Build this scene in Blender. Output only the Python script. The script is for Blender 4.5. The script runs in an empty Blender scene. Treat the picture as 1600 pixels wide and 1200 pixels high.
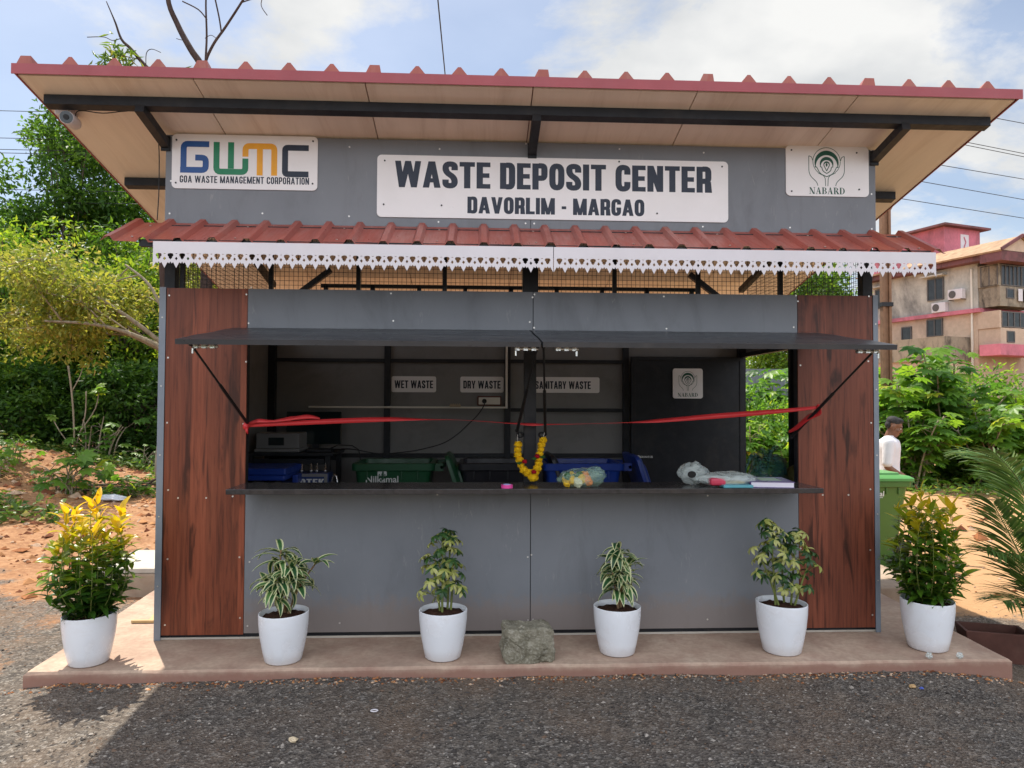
import bpy, bmesh, math, random
import numpy as np
from mathutils import Vector, Matrix, noise as mnoise
from math import radians as rad, sin, cos, pi

# ---------------------------------------------------------------- scene, camera, sky, sun
SC = bpy.context.scene
COL = SC.collection
cam_d = bpy.data.cameras.new('camera')
cam = bpy.data.objects.new('camera', cam_d)
COL.objects.link(cam)
SC.camera = cam
cam_d.sensor_width = 36.0
cam_d.lens = 1110 / 1600 * 36.0
cam_d.clip_start = 0.05
cam_d.clip_end = 2000
cam.location = (-0.330, -4.752, 1.549)
_y, _p, _r = rad(2.746), rad(1.519), rad(0.229)
_f = Vector((sin(_y) * cos(_p), cos(_y) * cos(_p), sin(_p)))
_rt = Vector((cos(_y), -sin(_y), 0))
_up = _rt.cross(_f)
_R = _rt * cos(_r) + _up * sin(_r)
_U = _up * cos(_r) - _rt * sin(_r)
cam.rotation_euler = Matrix((_R, _U, -_f)).transposed().to_euler()

SUN = Vector((-0.28, 0.48, 1.0)).normalized()
SUN_EL = math.asin(SUN.z)
SUN_AZ = math.atan2(SUN.x, SUN.y)
W = bpy.data.worlds.new('World')
SC.world = W
W.use_nodes = True
nt = W.node_tree
nt.nodes.clear()
N = nt.nodes.new
wo = N('ShaderNodeOutputWorld'); bg = N('ShaderNodeBackground')
sky = N('ShaderNodeTexSky'); sky.sky_type = 'NISHITA'; sky.sun_disc = False
sky.sun_elevation = SUN_EL; sky.sun_rotation = SUN_AZ
sky.air_density = 1.0; sky.dust_density = 0.9; sky.ozone_density = 1.0
tc = N('ShaderNodeTexCoord'); sep = N('ShaderNodeSeparateXYZ')
nt.links.new(tc.outputs['Generated'], sep.inputs[0])
addz = N('ShaderNodeMath'); addz.operation = 'ADD'; addz.inputs[1].default_value = 0.28
nt.links.new(sep.outputs['Z'], addz.inputs[0])
dx = N('ShaderNodeMath'); dx.operation = 'DIVIDE'; dy = N('ShaderNodeMath'); dy.operation = 'DIVIDE'
nt.links.new(sep.outputs['X'], dx.inputs[0]); nt.links.new(addz.outputs[0], dx.inputs[1])
nt.links.new(sep.outputs['Y'], dy.inputs[0]); nt.links.new(addz.outputs[0], dy.inputs[1])
cmb = N('ShaderNodeCombineXYZ')
nt.links.new(dx.outputs[0], cmb.inputs[0]); nt.links.new(dy.outputs[0], cmb.inputs[1])
CLOUD_OFF = (3.1, 7.4, 0.0)
CLOUDS = [((.242, .845, .476), .13, .965, 1.0), ((.33, .80, .50), .13, .965, 1.0), ((-.14, .866, .48), .10, .985, 1.0), ((-.25, .82, .51), .09, .985, 1.0),
          ((.56, .79, .25), .12, .975, 1.0), ((-.60, .74, .29), .09, .99, 1.0), ]
mp = N('ShaderNodeMapping'); mp.inputs['Location'].default_value = CLOUD_OFF; mp.inputs['Scale'].default_value = (1.0, 1.15, 1)
nt.links.new(cmb.outputs[0], mp.inputs[0])
n1 = N('ShaderNodeTexNoise'); n1.inputs['Scale'].default_value = 1.55; n1.inputs['Detail'].default_value = 9
n1.inputs['Roughness'].default_value = 0.60; n1.inputs['Distortion'].default_value = 0.15
nt.links.new(mp.outputs[0], n1.inputs['Vector'])
rp = N('ShaderNodeValToRGB')
rp.color_ramp.elements[0].position = 0.535; rp.color_ramp.elements[0].color = (0.26, 0.26, 0.26, 1)
rp.color_ramp.elements[1].position = 0.625; rp.color_ramp.elements[1].color = (1, 1, 1, 1)
# banks of cloud at fixed bearings, plus a broad fill bank added behind the camera
last = n1.outputs['Fac']
for d_, w_, c0_, c1_ in (CLOUDS):
    vd = N('ShaderNodeVectorMath'); vd.operation = 'DOT_PRODUCT'; vd.inputs[1].default_value = Vector(d_).normalized()
    nt.links.new(tc.outputs['Generated'], vd.inputs[0])
    r_ = N('ShaderNodeMapRange'); r_.interpolation_type = 'SMOOTHSTEP'
    r_.inputs[1].default_value = c0_; r_.inputs[2].default_value = c1_; r_.inputs[3].default_value = 0; r_.inputs[4].default_value = w_
    nt.links.new(vd.outputs['Value'], r_.inputs[0])
    s_ = N('ShaderNodeMath'); s_.operation = 'ADD'; nt.links.new(last, s_.inputs[0]); nt.links.new(r_.outputs[0], s_.inputs[1]); last = s_.outputs[0]
nt.links.new(last, rp.inputs[0])
n2 = N('ShaderNodeTexNoise'); n2.inputs['Scale'].default_value = 3.2; n2.inputs['Detail'].default_value = 6
nt.links.new(mp.outputs[0], n2.inputs['Vector'])
rp2 = N('ShaderNodeValToRGB')
CLOUD_HI, CLOUD_LO = 6.0, 4.5
rp2.color_ramp.elements[0].position = 0.35; rp2.color_ramp.elements[0].color = (CLOUD_LO * .97, CLOUD_LO, CLOUD_LO * 1.03, 1)
rp2.color_ramp.elements[1].position = 0.62; rp2.color_ramp.elements[1].color = (CLOUD_HI, CLOUD_HI, CLOUD_HI * .985, 1)
nt.links.new(n2.outputs['Fac'], rp2.inputs[0])
mx = N('ShaderNodeMix'); mx.data_type = 'RGBA'
nt.links.new(rp.outputs[0], mx.inputs[0])
nt.links.new(sky.outputs[0], mx.inputs[6]); nt.links.new(rp2.outputs[0], mx.inputs[7])
bg.inputs['Strength'].default_value = 0.083
# unseen bright cloud bank behind the camera, added to light facade and interior
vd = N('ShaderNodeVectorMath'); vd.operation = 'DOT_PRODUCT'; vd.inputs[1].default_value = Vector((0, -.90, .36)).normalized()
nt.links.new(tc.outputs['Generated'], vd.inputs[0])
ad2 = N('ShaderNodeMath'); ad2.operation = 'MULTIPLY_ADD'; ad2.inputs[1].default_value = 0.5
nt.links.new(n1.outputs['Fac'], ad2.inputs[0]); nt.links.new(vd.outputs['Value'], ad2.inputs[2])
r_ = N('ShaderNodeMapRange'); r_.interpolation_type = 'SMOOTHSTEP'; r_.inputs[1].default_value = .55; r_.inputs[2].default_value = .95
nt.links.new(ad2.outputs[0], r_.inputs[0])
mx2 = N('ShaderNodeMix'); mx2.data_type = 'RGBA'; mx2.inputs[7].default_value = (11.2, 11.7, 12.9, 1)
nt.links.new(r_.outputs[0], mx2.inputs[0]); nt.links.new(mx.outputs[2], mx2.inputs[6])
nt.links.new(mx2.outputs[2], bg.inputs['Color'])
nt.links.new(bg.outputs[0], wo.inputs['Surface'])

sl = bpy.data.lights.new('sun', 'SUN'); sl.energy = 3.7; sl.angle = rad(0.55); sl.color = (1.0, 0.94, 0.83)
so = bpy.data.objects.new('sun', sl); COL.objects.link(so)
so.rotation_euler = (-SUN).to_track_quat('-Z', 'Y').to_euler(); so.location = SUN * 60

SC.view_settings.view_transform = 'Standard'; SC.view_settings.look = 'None'
SC.view_settings.exposure = 0.92; SC.view_settings.gamma = 1; SC.view_settings.use_curve_mapping = False

# ---------------------------------------------------------------- helpers
RND = random.Random(7)

def tag(o, label=None, cat=None, group=None, kind=None):
    if label: o['label'] = label
    if cat: o['category'] = cat
    if group: o['group'] = group
    if kind: o['kind'] = kind
    return o

def thing(name, label, cat, loc=(0, 0, 0), rz=0.0, group=None):
    o = bpy.data.objects.new(name, None); COL.objects.link(o)
    o.empty_display_size = 0.1
    o.location = loc; o.rotation_euler = (0, 0, rz)
    return tag(o, label, cat, group)

def copy_tree(o, parent=None):
    c = o.copy(); COL.objects.link(c); c.parent = parent
    for ch in list(o.children): copy_tree(ch, c)
    return c

class MB:
    def __init__(s): s.v = []; s.f = []; s.m = []; s.mi = 0
    def add(s, vs, fs):
        b = len(s.v); s.v.extend([tuple(v) for v in vs])
        for f in fs: s.f.append(tuple(b + i for i in f)); s.m.append(s.mi)
        return s
    def box(s, x0, x1, y0, y1, z0, z1):
        return s.add([(x0,y0,z0),(x1,y0,z0),(x1,y1,z0),(x0,y1,z0),(x0,y0,z1),(x1,y0,z1),(x1,y1,z1),(x0,y1,z1)],
              [(3,2,1,0),(4,5,6,7),(0,1,5,4),(1,2,6,5),(2,3,7,6),(3,0,4,7)])
    def bar(s, a, b, w, h=None, up=(0, 0, 1)):
        h = h or w; a = Vector(a); b = Vector(b); d = (b - a).normalized(); u = Vector(up)
        sd = d.cross(u)
        if sd.length < 1e-4: sd = d.cross(Vector((0, 1, 0)))
        sd.normalize(); u2 = sd.cross(d).normalized()
        vs = []
        for p in (a, b):
            for i, j in ((-1,-1),(1,-1),(1,1),(-1,1)): vs.append(p + sd*(i*w/2) + u2*(j*h/2))
        return s.add(vs, [(3,2,1,0),(4,5,6,7),(0,1,5,4),(1,2,6,5),(2,3,7,6),(3,0,4,7)])
    def tube(s, pts, r, n=8, cap=True):
        pts = [Vector(p) for p in pts]
        rs = r if isinstance(r, (list, tuple)) else [r] * len(pts)
        prev = None; rings = []
        for i, p in enumerate(pts):
            d = (pts[min(i+1, len(pts)-1)] - pts[max(i-1, 0)])
            d = d.normalized() if d.length > 1e-9 else Vector((0, 0, 1))
            if prev is None:
                a = d.orthogonal().normalized()
            else:
                a = prev - d * prev.dot(d)
                a = a.normalized() if a.length > 1e-6 else d.orthogonal().normalized()
            prev = a; b = d.cross(a)
            rings.append([p + (a*cos(2*pi*k/n) + b*sin(2*pi*k/n)) * rs[i] for k in range(n)])
        vs = [v for rg in rings for v in rg]; fs = []
        for i in range(len(pts)-1):
            for k in range(n):
                fs.append((i*n+k, i*n+(k+1)%n, (i+1)*n+(k+1)%n, (i+1)*n+k))
        if cap:
            fs.append(tuple(range(n-1, -1, -1))); fs.append(tuple((len(pts)-1)*n + k for k in range(n)))
        return s.add(vs, fs)
    def lathe(s, prof, n=32, c=(0, 0, 0), sx=1.0, sy=1.0):
        vs = []; fs = []
        for r, z in prof:
            for k in range(n): vs.append((c[0]+sx*r*cos(2*pi*k/n), c[1]+sy*r*sin(2*pi*k/n), c[2]+z))
        for i in range(len(prof)-1):
            for k in range(n): fs.append((i*n+k, i*n+(k+1)%n, (i+1)*n+(k+1)%n, (i+1)*n+k))
        if prof[0][0] > 1e-6: fs.append(tuple(range(n-1, -1, -1)))
        if prof[-1][0] > 1e-6: fs.append(tuple((len(prof)-1)*n + k for k in range(n)))
        return s.add(vs, fs)
    def prism(s, poly, fn, d0, d1):
        """poly 2D (ccw), fn(a,b,d)->xyz ; extruded d0..d1"""
        n = len(poly)
        vs = [fn(a, b, d0) for a, b in poly] + [fn(a, b, d1) for a, b in poly]
        fs = [tuple(range(n-1, -1, -1)), tuple(range(n, 2*n))] + [(i, (i+1)%n, n+(i+1)%n, n+i) for i in range(n)]
        return s.add(vs, fs)
    def blob(s, c, r, n=10, m=7, jit=0.0, seed=0):
        rr = random.Random(seed); vs = []; fs = []
        rx, ry, rz = r if isinstance(r, (tuple, list)) else (r, r, r)
        for i in range(m+1):
            th = pi*i/m
            for k in range(n):
                ph = 2*pi*k/n; q = 1 + (rr.uniform(-jit, jit) if 0 < i < m else 0)
                vs.append((c[0]+rx*sin(th)*cos(ph)*q, c[1]+ry*sin(th)*sin(ph)*q, c[2]+rz*cos(th)*q))
        for i in range(m):
            for k in range(n): fs.append((i*n+k, (i+1)*n+k, (i+1)*n+(k+1)%n, i*n+(k+1)%n))
        return s.add(vs, fs)
    def build(s, name, mats, parent=None, smooth=False, bevel=0.0, loc=None, angle=None):
        me = bpy.data.meshes.new(name); me.from_pydata(s.v, [], s.f)
        if not isinstance(mats, (list, tuple)): mats = [mats]
        for m in mats: me.materials.append(m)
        if len(mats) > 1: me.polygons.foreach_set('material_index', s.m)
        o = bpy.data.objects.new(name, me); COL.objects.link(o)
        if parent: o.parent = parent
        if loc: o.location = loc
        bm = bmesh.new(); bm.from_mesh(me); bmesh.ops.recalc_face_normals(bm, faces=bm.faces); bm.to_mesh(me); bm.free()
        if smooth:
            me.polygons.foreach_set('use_smooth', [True]*len(me.polygons))
            if angle: me.set_sharp_from_angle(angle=rad(angle))
        if bevel:
            md = o.modifiers.new('bevel', 'BEVEL'); md.width = bevel; md.segments = 2; md.limit_method = 'ANGLE'; md.angle_limit = rad(40)
        return o

# ---------------------------------------------------------------- materials
def newmat(name):
    m = bpy.data.materials.new(name); m.use_nodes = True
    t = m.node_tree; b = t.nodes['Principled BSDF']
    return m, t, b

def setspec(b, v):
    b.inputs['Specular IOR Level'].default_value = v

def nz(t, scale, detail=4, rough=0.55, vec=None, dist=0.0):
    n = t.nodes.new('ShaderNodeTexNoise'); n.inputs['Scale'].default_value = scale; n.inputs['Detail'].default_value = detail
    n.inputs['Roughness'].default_value = rough; n.inputs['Distortion'].default_value = dist
    if vec is not None: t.links.new(vec, n.inputs['Vector'])
    return n

def ramp(t, fac, stops):
    r = t.nodes.new('ShaderNodeValToRGB'); e = r.color_ramp.elements
    while len(e) < len(stops): e.new(0.5)
    for i, (p, c) in enumerate(stops):
        e[i].position = p; e[i].color = (c[0], c[1], c[2], 1) if not isinstance(c, (int, float)) else (c, c, c, 1)
    t.links.new(fac, r.inputs[0]); return r

def mixc(t, fac, a, b, mode='MIX'):
    m = t.nodes.new('ShaderNodeMix'); m.data_type = 'RGBA'; m.blend_type = mode
    for sock, val in ((m.inputs[0], fac), (m.inputs[6], a), (m.inputs[7], b)):
        if hasattr(val, 'is_linked') or isinstance(val, bpy.types.NodeSocket): t.links.new(val, sock)
        elif isinstance(val, (int, float)): sock.default_value = val
        else: sock.default_value = (val[0], val[1], val[2], 1)
    return m.outputs[2]

def objco(t, scale=(1, 1, 1), loc=(0, 0, 0), which='Object'):
    c = t.nodes.new('ShaderNodeTexCoord'); m = t.nodes.new('ShaderNodeMapping')
    m.inputs['Scale'].default_value = scale; m.inputs['Location'].default_value = loc
    t.links.new(c.outputs[which], m.inputs[0]); return m.outputs[0]

def bump(t, b, h, strength=0.3, dist=0.01):
    n = t.nodes.new('ShaderNodeBump'); n.inputs['Strength'].default_value = strength; n.inputs['Distance'].default_value = dist
    t.links.new(h, n.inputs['Height']); t.links.new(n.outputs[0], b.inputs['Normal']); return n

def pm(name, c, rough=0.5, var=0.12, scale=6.0, spec=0.4, metal=0.0, bmp=0.0, bscale=60, rvar=0.1, stretch=(1, 1, 1), dirt=None, dirt_amt=0.35, dirt_scale=2.5):
    """painted / plain surface with uneven tone, worn gloss and optional dirt blotches"""
    m, t, b = newmat(name)
    co = objco(t, stretch)
    n = nz(t, scale, 6, 0.6, co)
    col = ramp(t, n.outputs['Fac'], [(0.3, [max(0, x*(1-var)) for x in c]), (0.7, [min(1, x*(1+var)) for x in c])]).outputs[0]
    if dirt:
        d = nz(t, dirt_scale, 8, 0.7, co, 0.6)
        df = ramp(t, d.outputs['Fac'], [(0.5, 0.0), (0.72, dirt_amt)])
        col = mixc(t, df.outputs[0], col, dirt)
    t.links.new(col, b.inputs['Base Color'])
    n2 = nz(t, scale*3.1, 5, 0.65, co)
    rr = ramp(t, n2.outputs['Fac'], [(0.3, max(0.02, rough-rvar)), (0.7, min(1, rough+rvar))])
    t.links.new(rr.outputs[0], b.inputs['Roughness'])
    setspec(b, spec); b.inputs['Metallic'].default_value = metal
    if bmp:
        n3 = nz(t, bscale, 4, 0.6, co); bump(t, b, n3.outputs['Fac'], bmp, 0.005)
    return m

def leafmat(name, stops, trans=0.45, rough=0.42, spec=0.35, tboost=1.5, edge=None):
    """leaf: colour from the per-leaf random attribute 'r', optional pale margin from attribute 'e'"""
    m, t, b = newmat(name)
    a = t.nodes.new('ShaderNodeAttribute'); a.attribute_name = 'r'
    col = ramp(t, a.outputs['Fac'], stops).outputs[0]
    if edge:
        e = t.nodes.new('ShaderNodeAttribute'); e.attribute_name = 'e'
        ef = ramp(t, e.outputs['Fac'], [(edge[1]-0.1, 0.0), (edge[1]+0.1, 1.0)])
        col = mixc(t, ef.outputs[0], col, edge[0])
    t.links.new(col, b.inputs['Base Color']); b.inputs['Roughness'].default_value = rough; setspec(b, spec)
    tr = t.nodes.new('ShaderNodeBsdfTranslucent')
    tcol = mixc(t, 1.0, col, (tboost*1.05, tboost, tboost*0.5), 'MULTIPLY')
    t.links.new(tcol, tr.inputs['Color'])
    ms = t.nodes.new('ShaderNodeMixShader'); ms.inputs[0].default_value = trans
    t.links.new(b.outputs[0], ms.inputs[1]); t.links.new(tr.outputs[0], ms.inputs[2])
    t.links.new(ms.outputs[0], t.nodes['Material Output'].inputs['Surface'])
    return m

def barkmat(name, c, scale=18):
    m, t, b = newmat(name)
    co = objco(t, (1, 1, 0.25))
    n = nz(t, scale, 8, 0.7, co)
    t.links.new(ramp(t, n.outputs['Fac'], [(0.3, [x*0.55 for x in c]), (0.7, [x*1.35 for x in c])]).outputs[0], b.inputs['Base Color'])
    b.inputs['Roughness'].default_value = 0.9; setspec(b, 0.15); bump(t, b, n.outputs['Fac'], 0.7, 0.02)
    return m

def wood_laminate(name, c0, c1, c2, seed):
    m, t, b = newmat(name)
    co = objco(t, (1, 1, 1), (seed, 0, 0))
    sx = t.nodes.new('ShaderNodeSeparateXYZ'); t.links.new(co, sx.inputs[0])
    # board index
    q = t.nodes.new('ShaderNodeMath'); q.operation = 'MULTIPLY'; q.inputs[1].default_value = 1/0.105; t.links.new(sx.outputs[0], q.inputs[0])
    fl = t.nodes.new('ShaderNodeMath'); fl.operation = 'FLOOR'; t.links.new(q.outputs[0], fl.inputs[0])
    wn = t.nodes.new('ShaderNodeTexWhiteNoise'); wn.noise_dimensions = '1D'; t.links.new(fl.outputs[0], wn.inputs['W'])
    off = t.nodes.new('ShaderNodeCombineXYZ'); 
    mul = t.nodes.new('ShaderNodeMath'); mul.operation = 'MULTIPLY'; mul.inputs[1].default_value = 9.0; t.links.new(wn.outputs['Value'], mul.inputs[0])
    t.links.new(mul.outputs[0], off.inputs[2])
    ad = t.nodes.new('ShaderNodeVectorMath'); ad.operation = 'ADD'; t.links.new(co, ad.inputs[0]); t.links.new(off.outputs[0], ad.inputs[1])
    mp1 = t.nodes.new('ShaderNodeMapping'); mp1.inputs['Scale'].default_value = (34, 1, 1.5); t.links.new(ad.outputs[0], mp1.inputs[0])
    g1 = nz(t, 1.4, 8, 0.68, mp1.outputs[0], 0.5)
    mp2 = t.nodes.new('ShaderNodeMapping'); mp2.inputs['Scale'].default_value = (11, 1, 1.3); t.links.new(ad.outputs[0], mp2.inputs[0])
    g2 = nz(t, 1.0, 4, 0.5, mp2.outputs[0], 1.2)
    base = ramp(t, g1.outputs['Fac'], [(0.28, c0), (0.5, c1), (0.75, c2)]).outputs[0]
    tone = ramp(t, wn.outputs['Value'], [(0.0, 0.68), (1.0, 1.15)]).outputs[0]
    base = mixc(t, 1.0, base, tone, 'MULTIPLY')
    st = ramp(t, g2.outputs['Fac'], [(0.53, 0.0), (0.66, 0.85)]).outputs[0]
    base = mixc(t, st, base, [x*0.45 for x in c0])
    t.links.new(base, b.inputs['Base Color']); b.inputs['Roughness'].default_value = 0.42; setspec(b, 0.35)
    bump(t, b, g1.outputs['Fac'], 0.12, 0.002)
    return m

M = {}
M['black'] = pm('black_steel_paint', (0.014, 0.016, 0.020), 0.5, 0.25, 9, 0.28, bmp=0.06, dirt=(0.09, 0.075, 0.06), dirt_amt=0.25)
def panelmat():
    m, t, b = newmat('grey_panel_paint'); co = objco(t)
    n = nz(t, 1.3, 6, .6, co); c = ramp(t, n.outputs['Fac'], [(.3, (.155, .168, .188)), (.7, (.195, .207, .226))]).outputs[0]
    d = nz(t, 2.6, 8, .72, objco(t, (1.6, 1, .5)), .8); c = mixc(t, ramp(t, d.outputs['Fac'], [(.52, 0), (.72, .38)]).outputs[0], c, (.105, .110, .118))
    s = nz(t, 38, 3, .5, objco(t, (1, 1, .22), (3, 0, 1)), 2.0); s2 = nz(t, 3.4, 3, .5, objco(t, (1, 1, 1), (7, 0, 2)))
    sm_ = t.nodes.new('ShaderNodeMath'); sm_.operation = 'MULTIPLY'
    t.links.new(ramp(t, s.outputs['Fac'], [(.63, 0), (.70, 1)]).outputs[0], sm_.inputs[0]); t.links.new(ramp(t, s2.outputs['Fac'], [(.52, 0), (.62, .45)]).outputs[0], sm_.inputs[1])
    c = mixc(t, sm_.outputs[0], c, (.30, .30, .29))
    sx = t.nodes.new('ShaderNodeSeparateXYZ'); t.links.new(co, sx.inputs[0]); sp = nz(t, 14, 7, .75, co)
    ma = t.nodes.new('ShaderNodeMath'); ma.operation = 'MULTIPLY_ADD'; ma.inputs[1].default_value = -.34; t.links.new(sp.outputs['Fac'], ma.inputs[0]); t.links.new(sx.outputs[2], ma.inputs[2])
    c = mixc(t, ramp(t, ma.outputs[0], [(.0, .5), (.12, .0)]).outputs[0], c, (.24, .175, .135))
    t.links.new(c, b.inputs['Base Color']); t.links.new(ramp(t, d.outputs['Fac'], [(.35, .38), (.7, .62)]).outputs[0], b.inputs['Roughness']); setspec(b, .38)
    w = nz(t, 1.1, 2, .5, objco(t, (1, 1, 1.4), (2, 0, 5))); bump(t, b, w.outputs['Fac'], .25, .02); return m
M['grey'] = panelmat()
M['grey_in'] = pm('grey_inner_panel', (0.20, 0.196, 0.19), 0.5, 0.08, 2.0, 0.3, dirt=(0.08, 0.076, 0.07), dirt_amt=0.4)
M['floor_in'] = pm('pale_bounce_floor', (0.50, 0.46, 0.40), 0.4, 0.08, 2.0, 0.3, dirt=(0.3, 0.22, 0.16), dirt_amt=0.4)  # hidden floor, made pale to bounce light into the kiosk
M['trim'] = pm('grey_flashing', (0.19, 0.22, 0.26), 0.4, 0.1, 5, 0.45)
M['wood'] = wood_laminate('reddish_wood_laminate', (0.080, 0.021, 0.011), (0.235, 0.060, 0.028), (0.31, 0.092, 0.045), 0.0)
M['wood2'] = wood_laminate('brown_wood_laminate', (0.062, 0.019, 0.012), (0.190, 0.052, 0.028), (0.245, 0.074, 0.040), 3.3)
M['tan'] = pm('cream_soffit_sheet', (0.80, 0.71, 0.60), 0.38, 0.05, 1.4, 0.4, stretch=(6, 0.6, 1), dirt=(0.42, 0.30, 0.20), dirt_amt=0.35, dirt_scale=1.2)
M['red'] = pm('red_roof_sheet', (0.33, 0.078, 0.055), 0.36, 0.14, 3, 0.45, stretch=(5, 0.8, 1), dirt=(0.36, 0.20, 0.16), dirt_amt=0.45, dirt_scale=2.0)
M['redtrim'] = pm('red_edge_flashing', (0.30, 0.05, 0.06), 0.4, 0.1, 3, 0.45)
M['white'] = pm('white_sheet', (0.64, 0.605, 0.63), 0.45, 0.04, 4, 0.4, dirt=(0.62, 0.55, 0.50), dirt_amt=0.18)
M['signw'] = pm('white_sign_board', (0.80, 0.78, 0.78), 0.35, 0.03, 3, 0.4, dirt=(0.66, 0.62, 0.58), dirt_amt=0.12)
M['navy'] = pm('dark_navy_vinyl', (0.022, 0.030, 0.050), 0.4, 0.1, 20, 0.3)
M['screw'] = pm('zinc_screw', (0.62, 0.60, 0.56), 0.35, 0.1, 40, 0.5, metal=0.6)
M['dark'] = pm('dark_hole', (0.01, 0.01, 0.01), 0.8, 0.1, 10)
M['steel'] = pm('bright_zinc', (0.62, 0.62, 0.60), 0.25, 0.1, 30, 0.5, metal=0.9)
M['counter'] = pm('black_granite_top', (0.032, 0.031, 0.033), 0.20, 0.4, 40, 0.5, rvar=0.08, dirt=(0.10, 0.085, 0.07), dirt_amt=0.3, dirt_scale=5)
M['shut'] = pm('black_shutter_sheet', (0.035, 0.038, 0.043), 0.33, 0.2, 3, 0.5, rvar=0.1, stretch=(0.7, 2, 1), dirt=(0.12, 0.11, 0.10), dirt_amt=0.35, dirt_scale=2)
M['pot'] = pm('white_glazed_plastic', (0.79, 0.81, 0.85), 0.25, 0.01, 2, 0.5, dirt=(0.50, 0.38, 0.29), dirt_amt=0.16, dirt_scale=7)
M['potsoil'] = pm('potting_soil', (0.045, 0.022, 0.015), 0.95, 0.5, 60, 0.1, bmp=1.0, bscale=90)
M['red_rib'] = pm('red_satin_ribbon', (0.62, 0.035, 0.04), 0.4, 0.08, 8, 0.4)
M['marigold'] = pm('yellow_marigold', (0.82, 0.50, 0.012), 0.7, 0.2, 60, 0.1, bmp=1.0, bscale=220)
M['rose'] = pm('crimson_rose', (0.35, 0.008, 0.02), 0.6, 0.3, 60, 0.1, bmp=1.0, bscale=200)
M['gleaf'] = pm('garland_leaf_green', (0.03, 0.09, 0.02), 0.6, 0.3, 60, 0.1)
M['wire'] = pm('black_cable', (0.012, 0.012, 0.014), 0.5, 0.1, 10)
M['pvc'] = pm('white_pvc', (0.70, 0.66, 0.58), 0.4, 0.04, 8)
# ---------------------------------------------------------------- lettering (drawn as strokes)
def rounded(path, r, closed=False, seg=5):
    out = []; n = len(path)
    for i in range(n):
        p = Vector(path[i])
        if not closed and i in (0, n-1): out.append(p); continue
        a = Vector(path[i-1]); b = Vector(path[(i+1) % n])
        da = (a-p); db = (b-p); ra = min(r, da.length*0.49); rb = min(r, db.length*0.49)
        p0 = p + da.normalized()*ra; p1 = p + db.normalized()*rb
        for k in range(seg+1):
            s = k/seg; out.append(p0*(1-s)**2 + p*2*s*(1-s) + p1*s*s)
    return out

def sweep(path, t, closed=False):
    n = len(path); L = []; Rr = []
    for i in range(n):
        if closed: a, b = path[i-1], path[(i+1) % n]
        else: a, b = path[max(i-1, 0)], path[min(i+1, n-1)]
        p = path[i]; d1 = (p-a); d2 = (b-p)
        if d1.length < 1e-9: d1 = d2
        if d2.length < 1e-9: d2 = d1
        d1 = d1.normalized(); d2 = d2.normalized(); n1 = Vector((-d1.y, d1.x)); n2 = Vector((-d2.y, d2.x))
        m = (n1+n2)
        m = m.normalized() if m.length > 1e-6 else n1
        k = t/2/max(0.35, m.dot(n1))
        L.append(p+m*k); Rr.append(p-m*k)
    qs = []
    for i in range(n if closed else n-1):
        j = (i+1) % n; qs.append([L[i], L[j], Rr[j], Rr[i]])
    return qs

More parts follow.
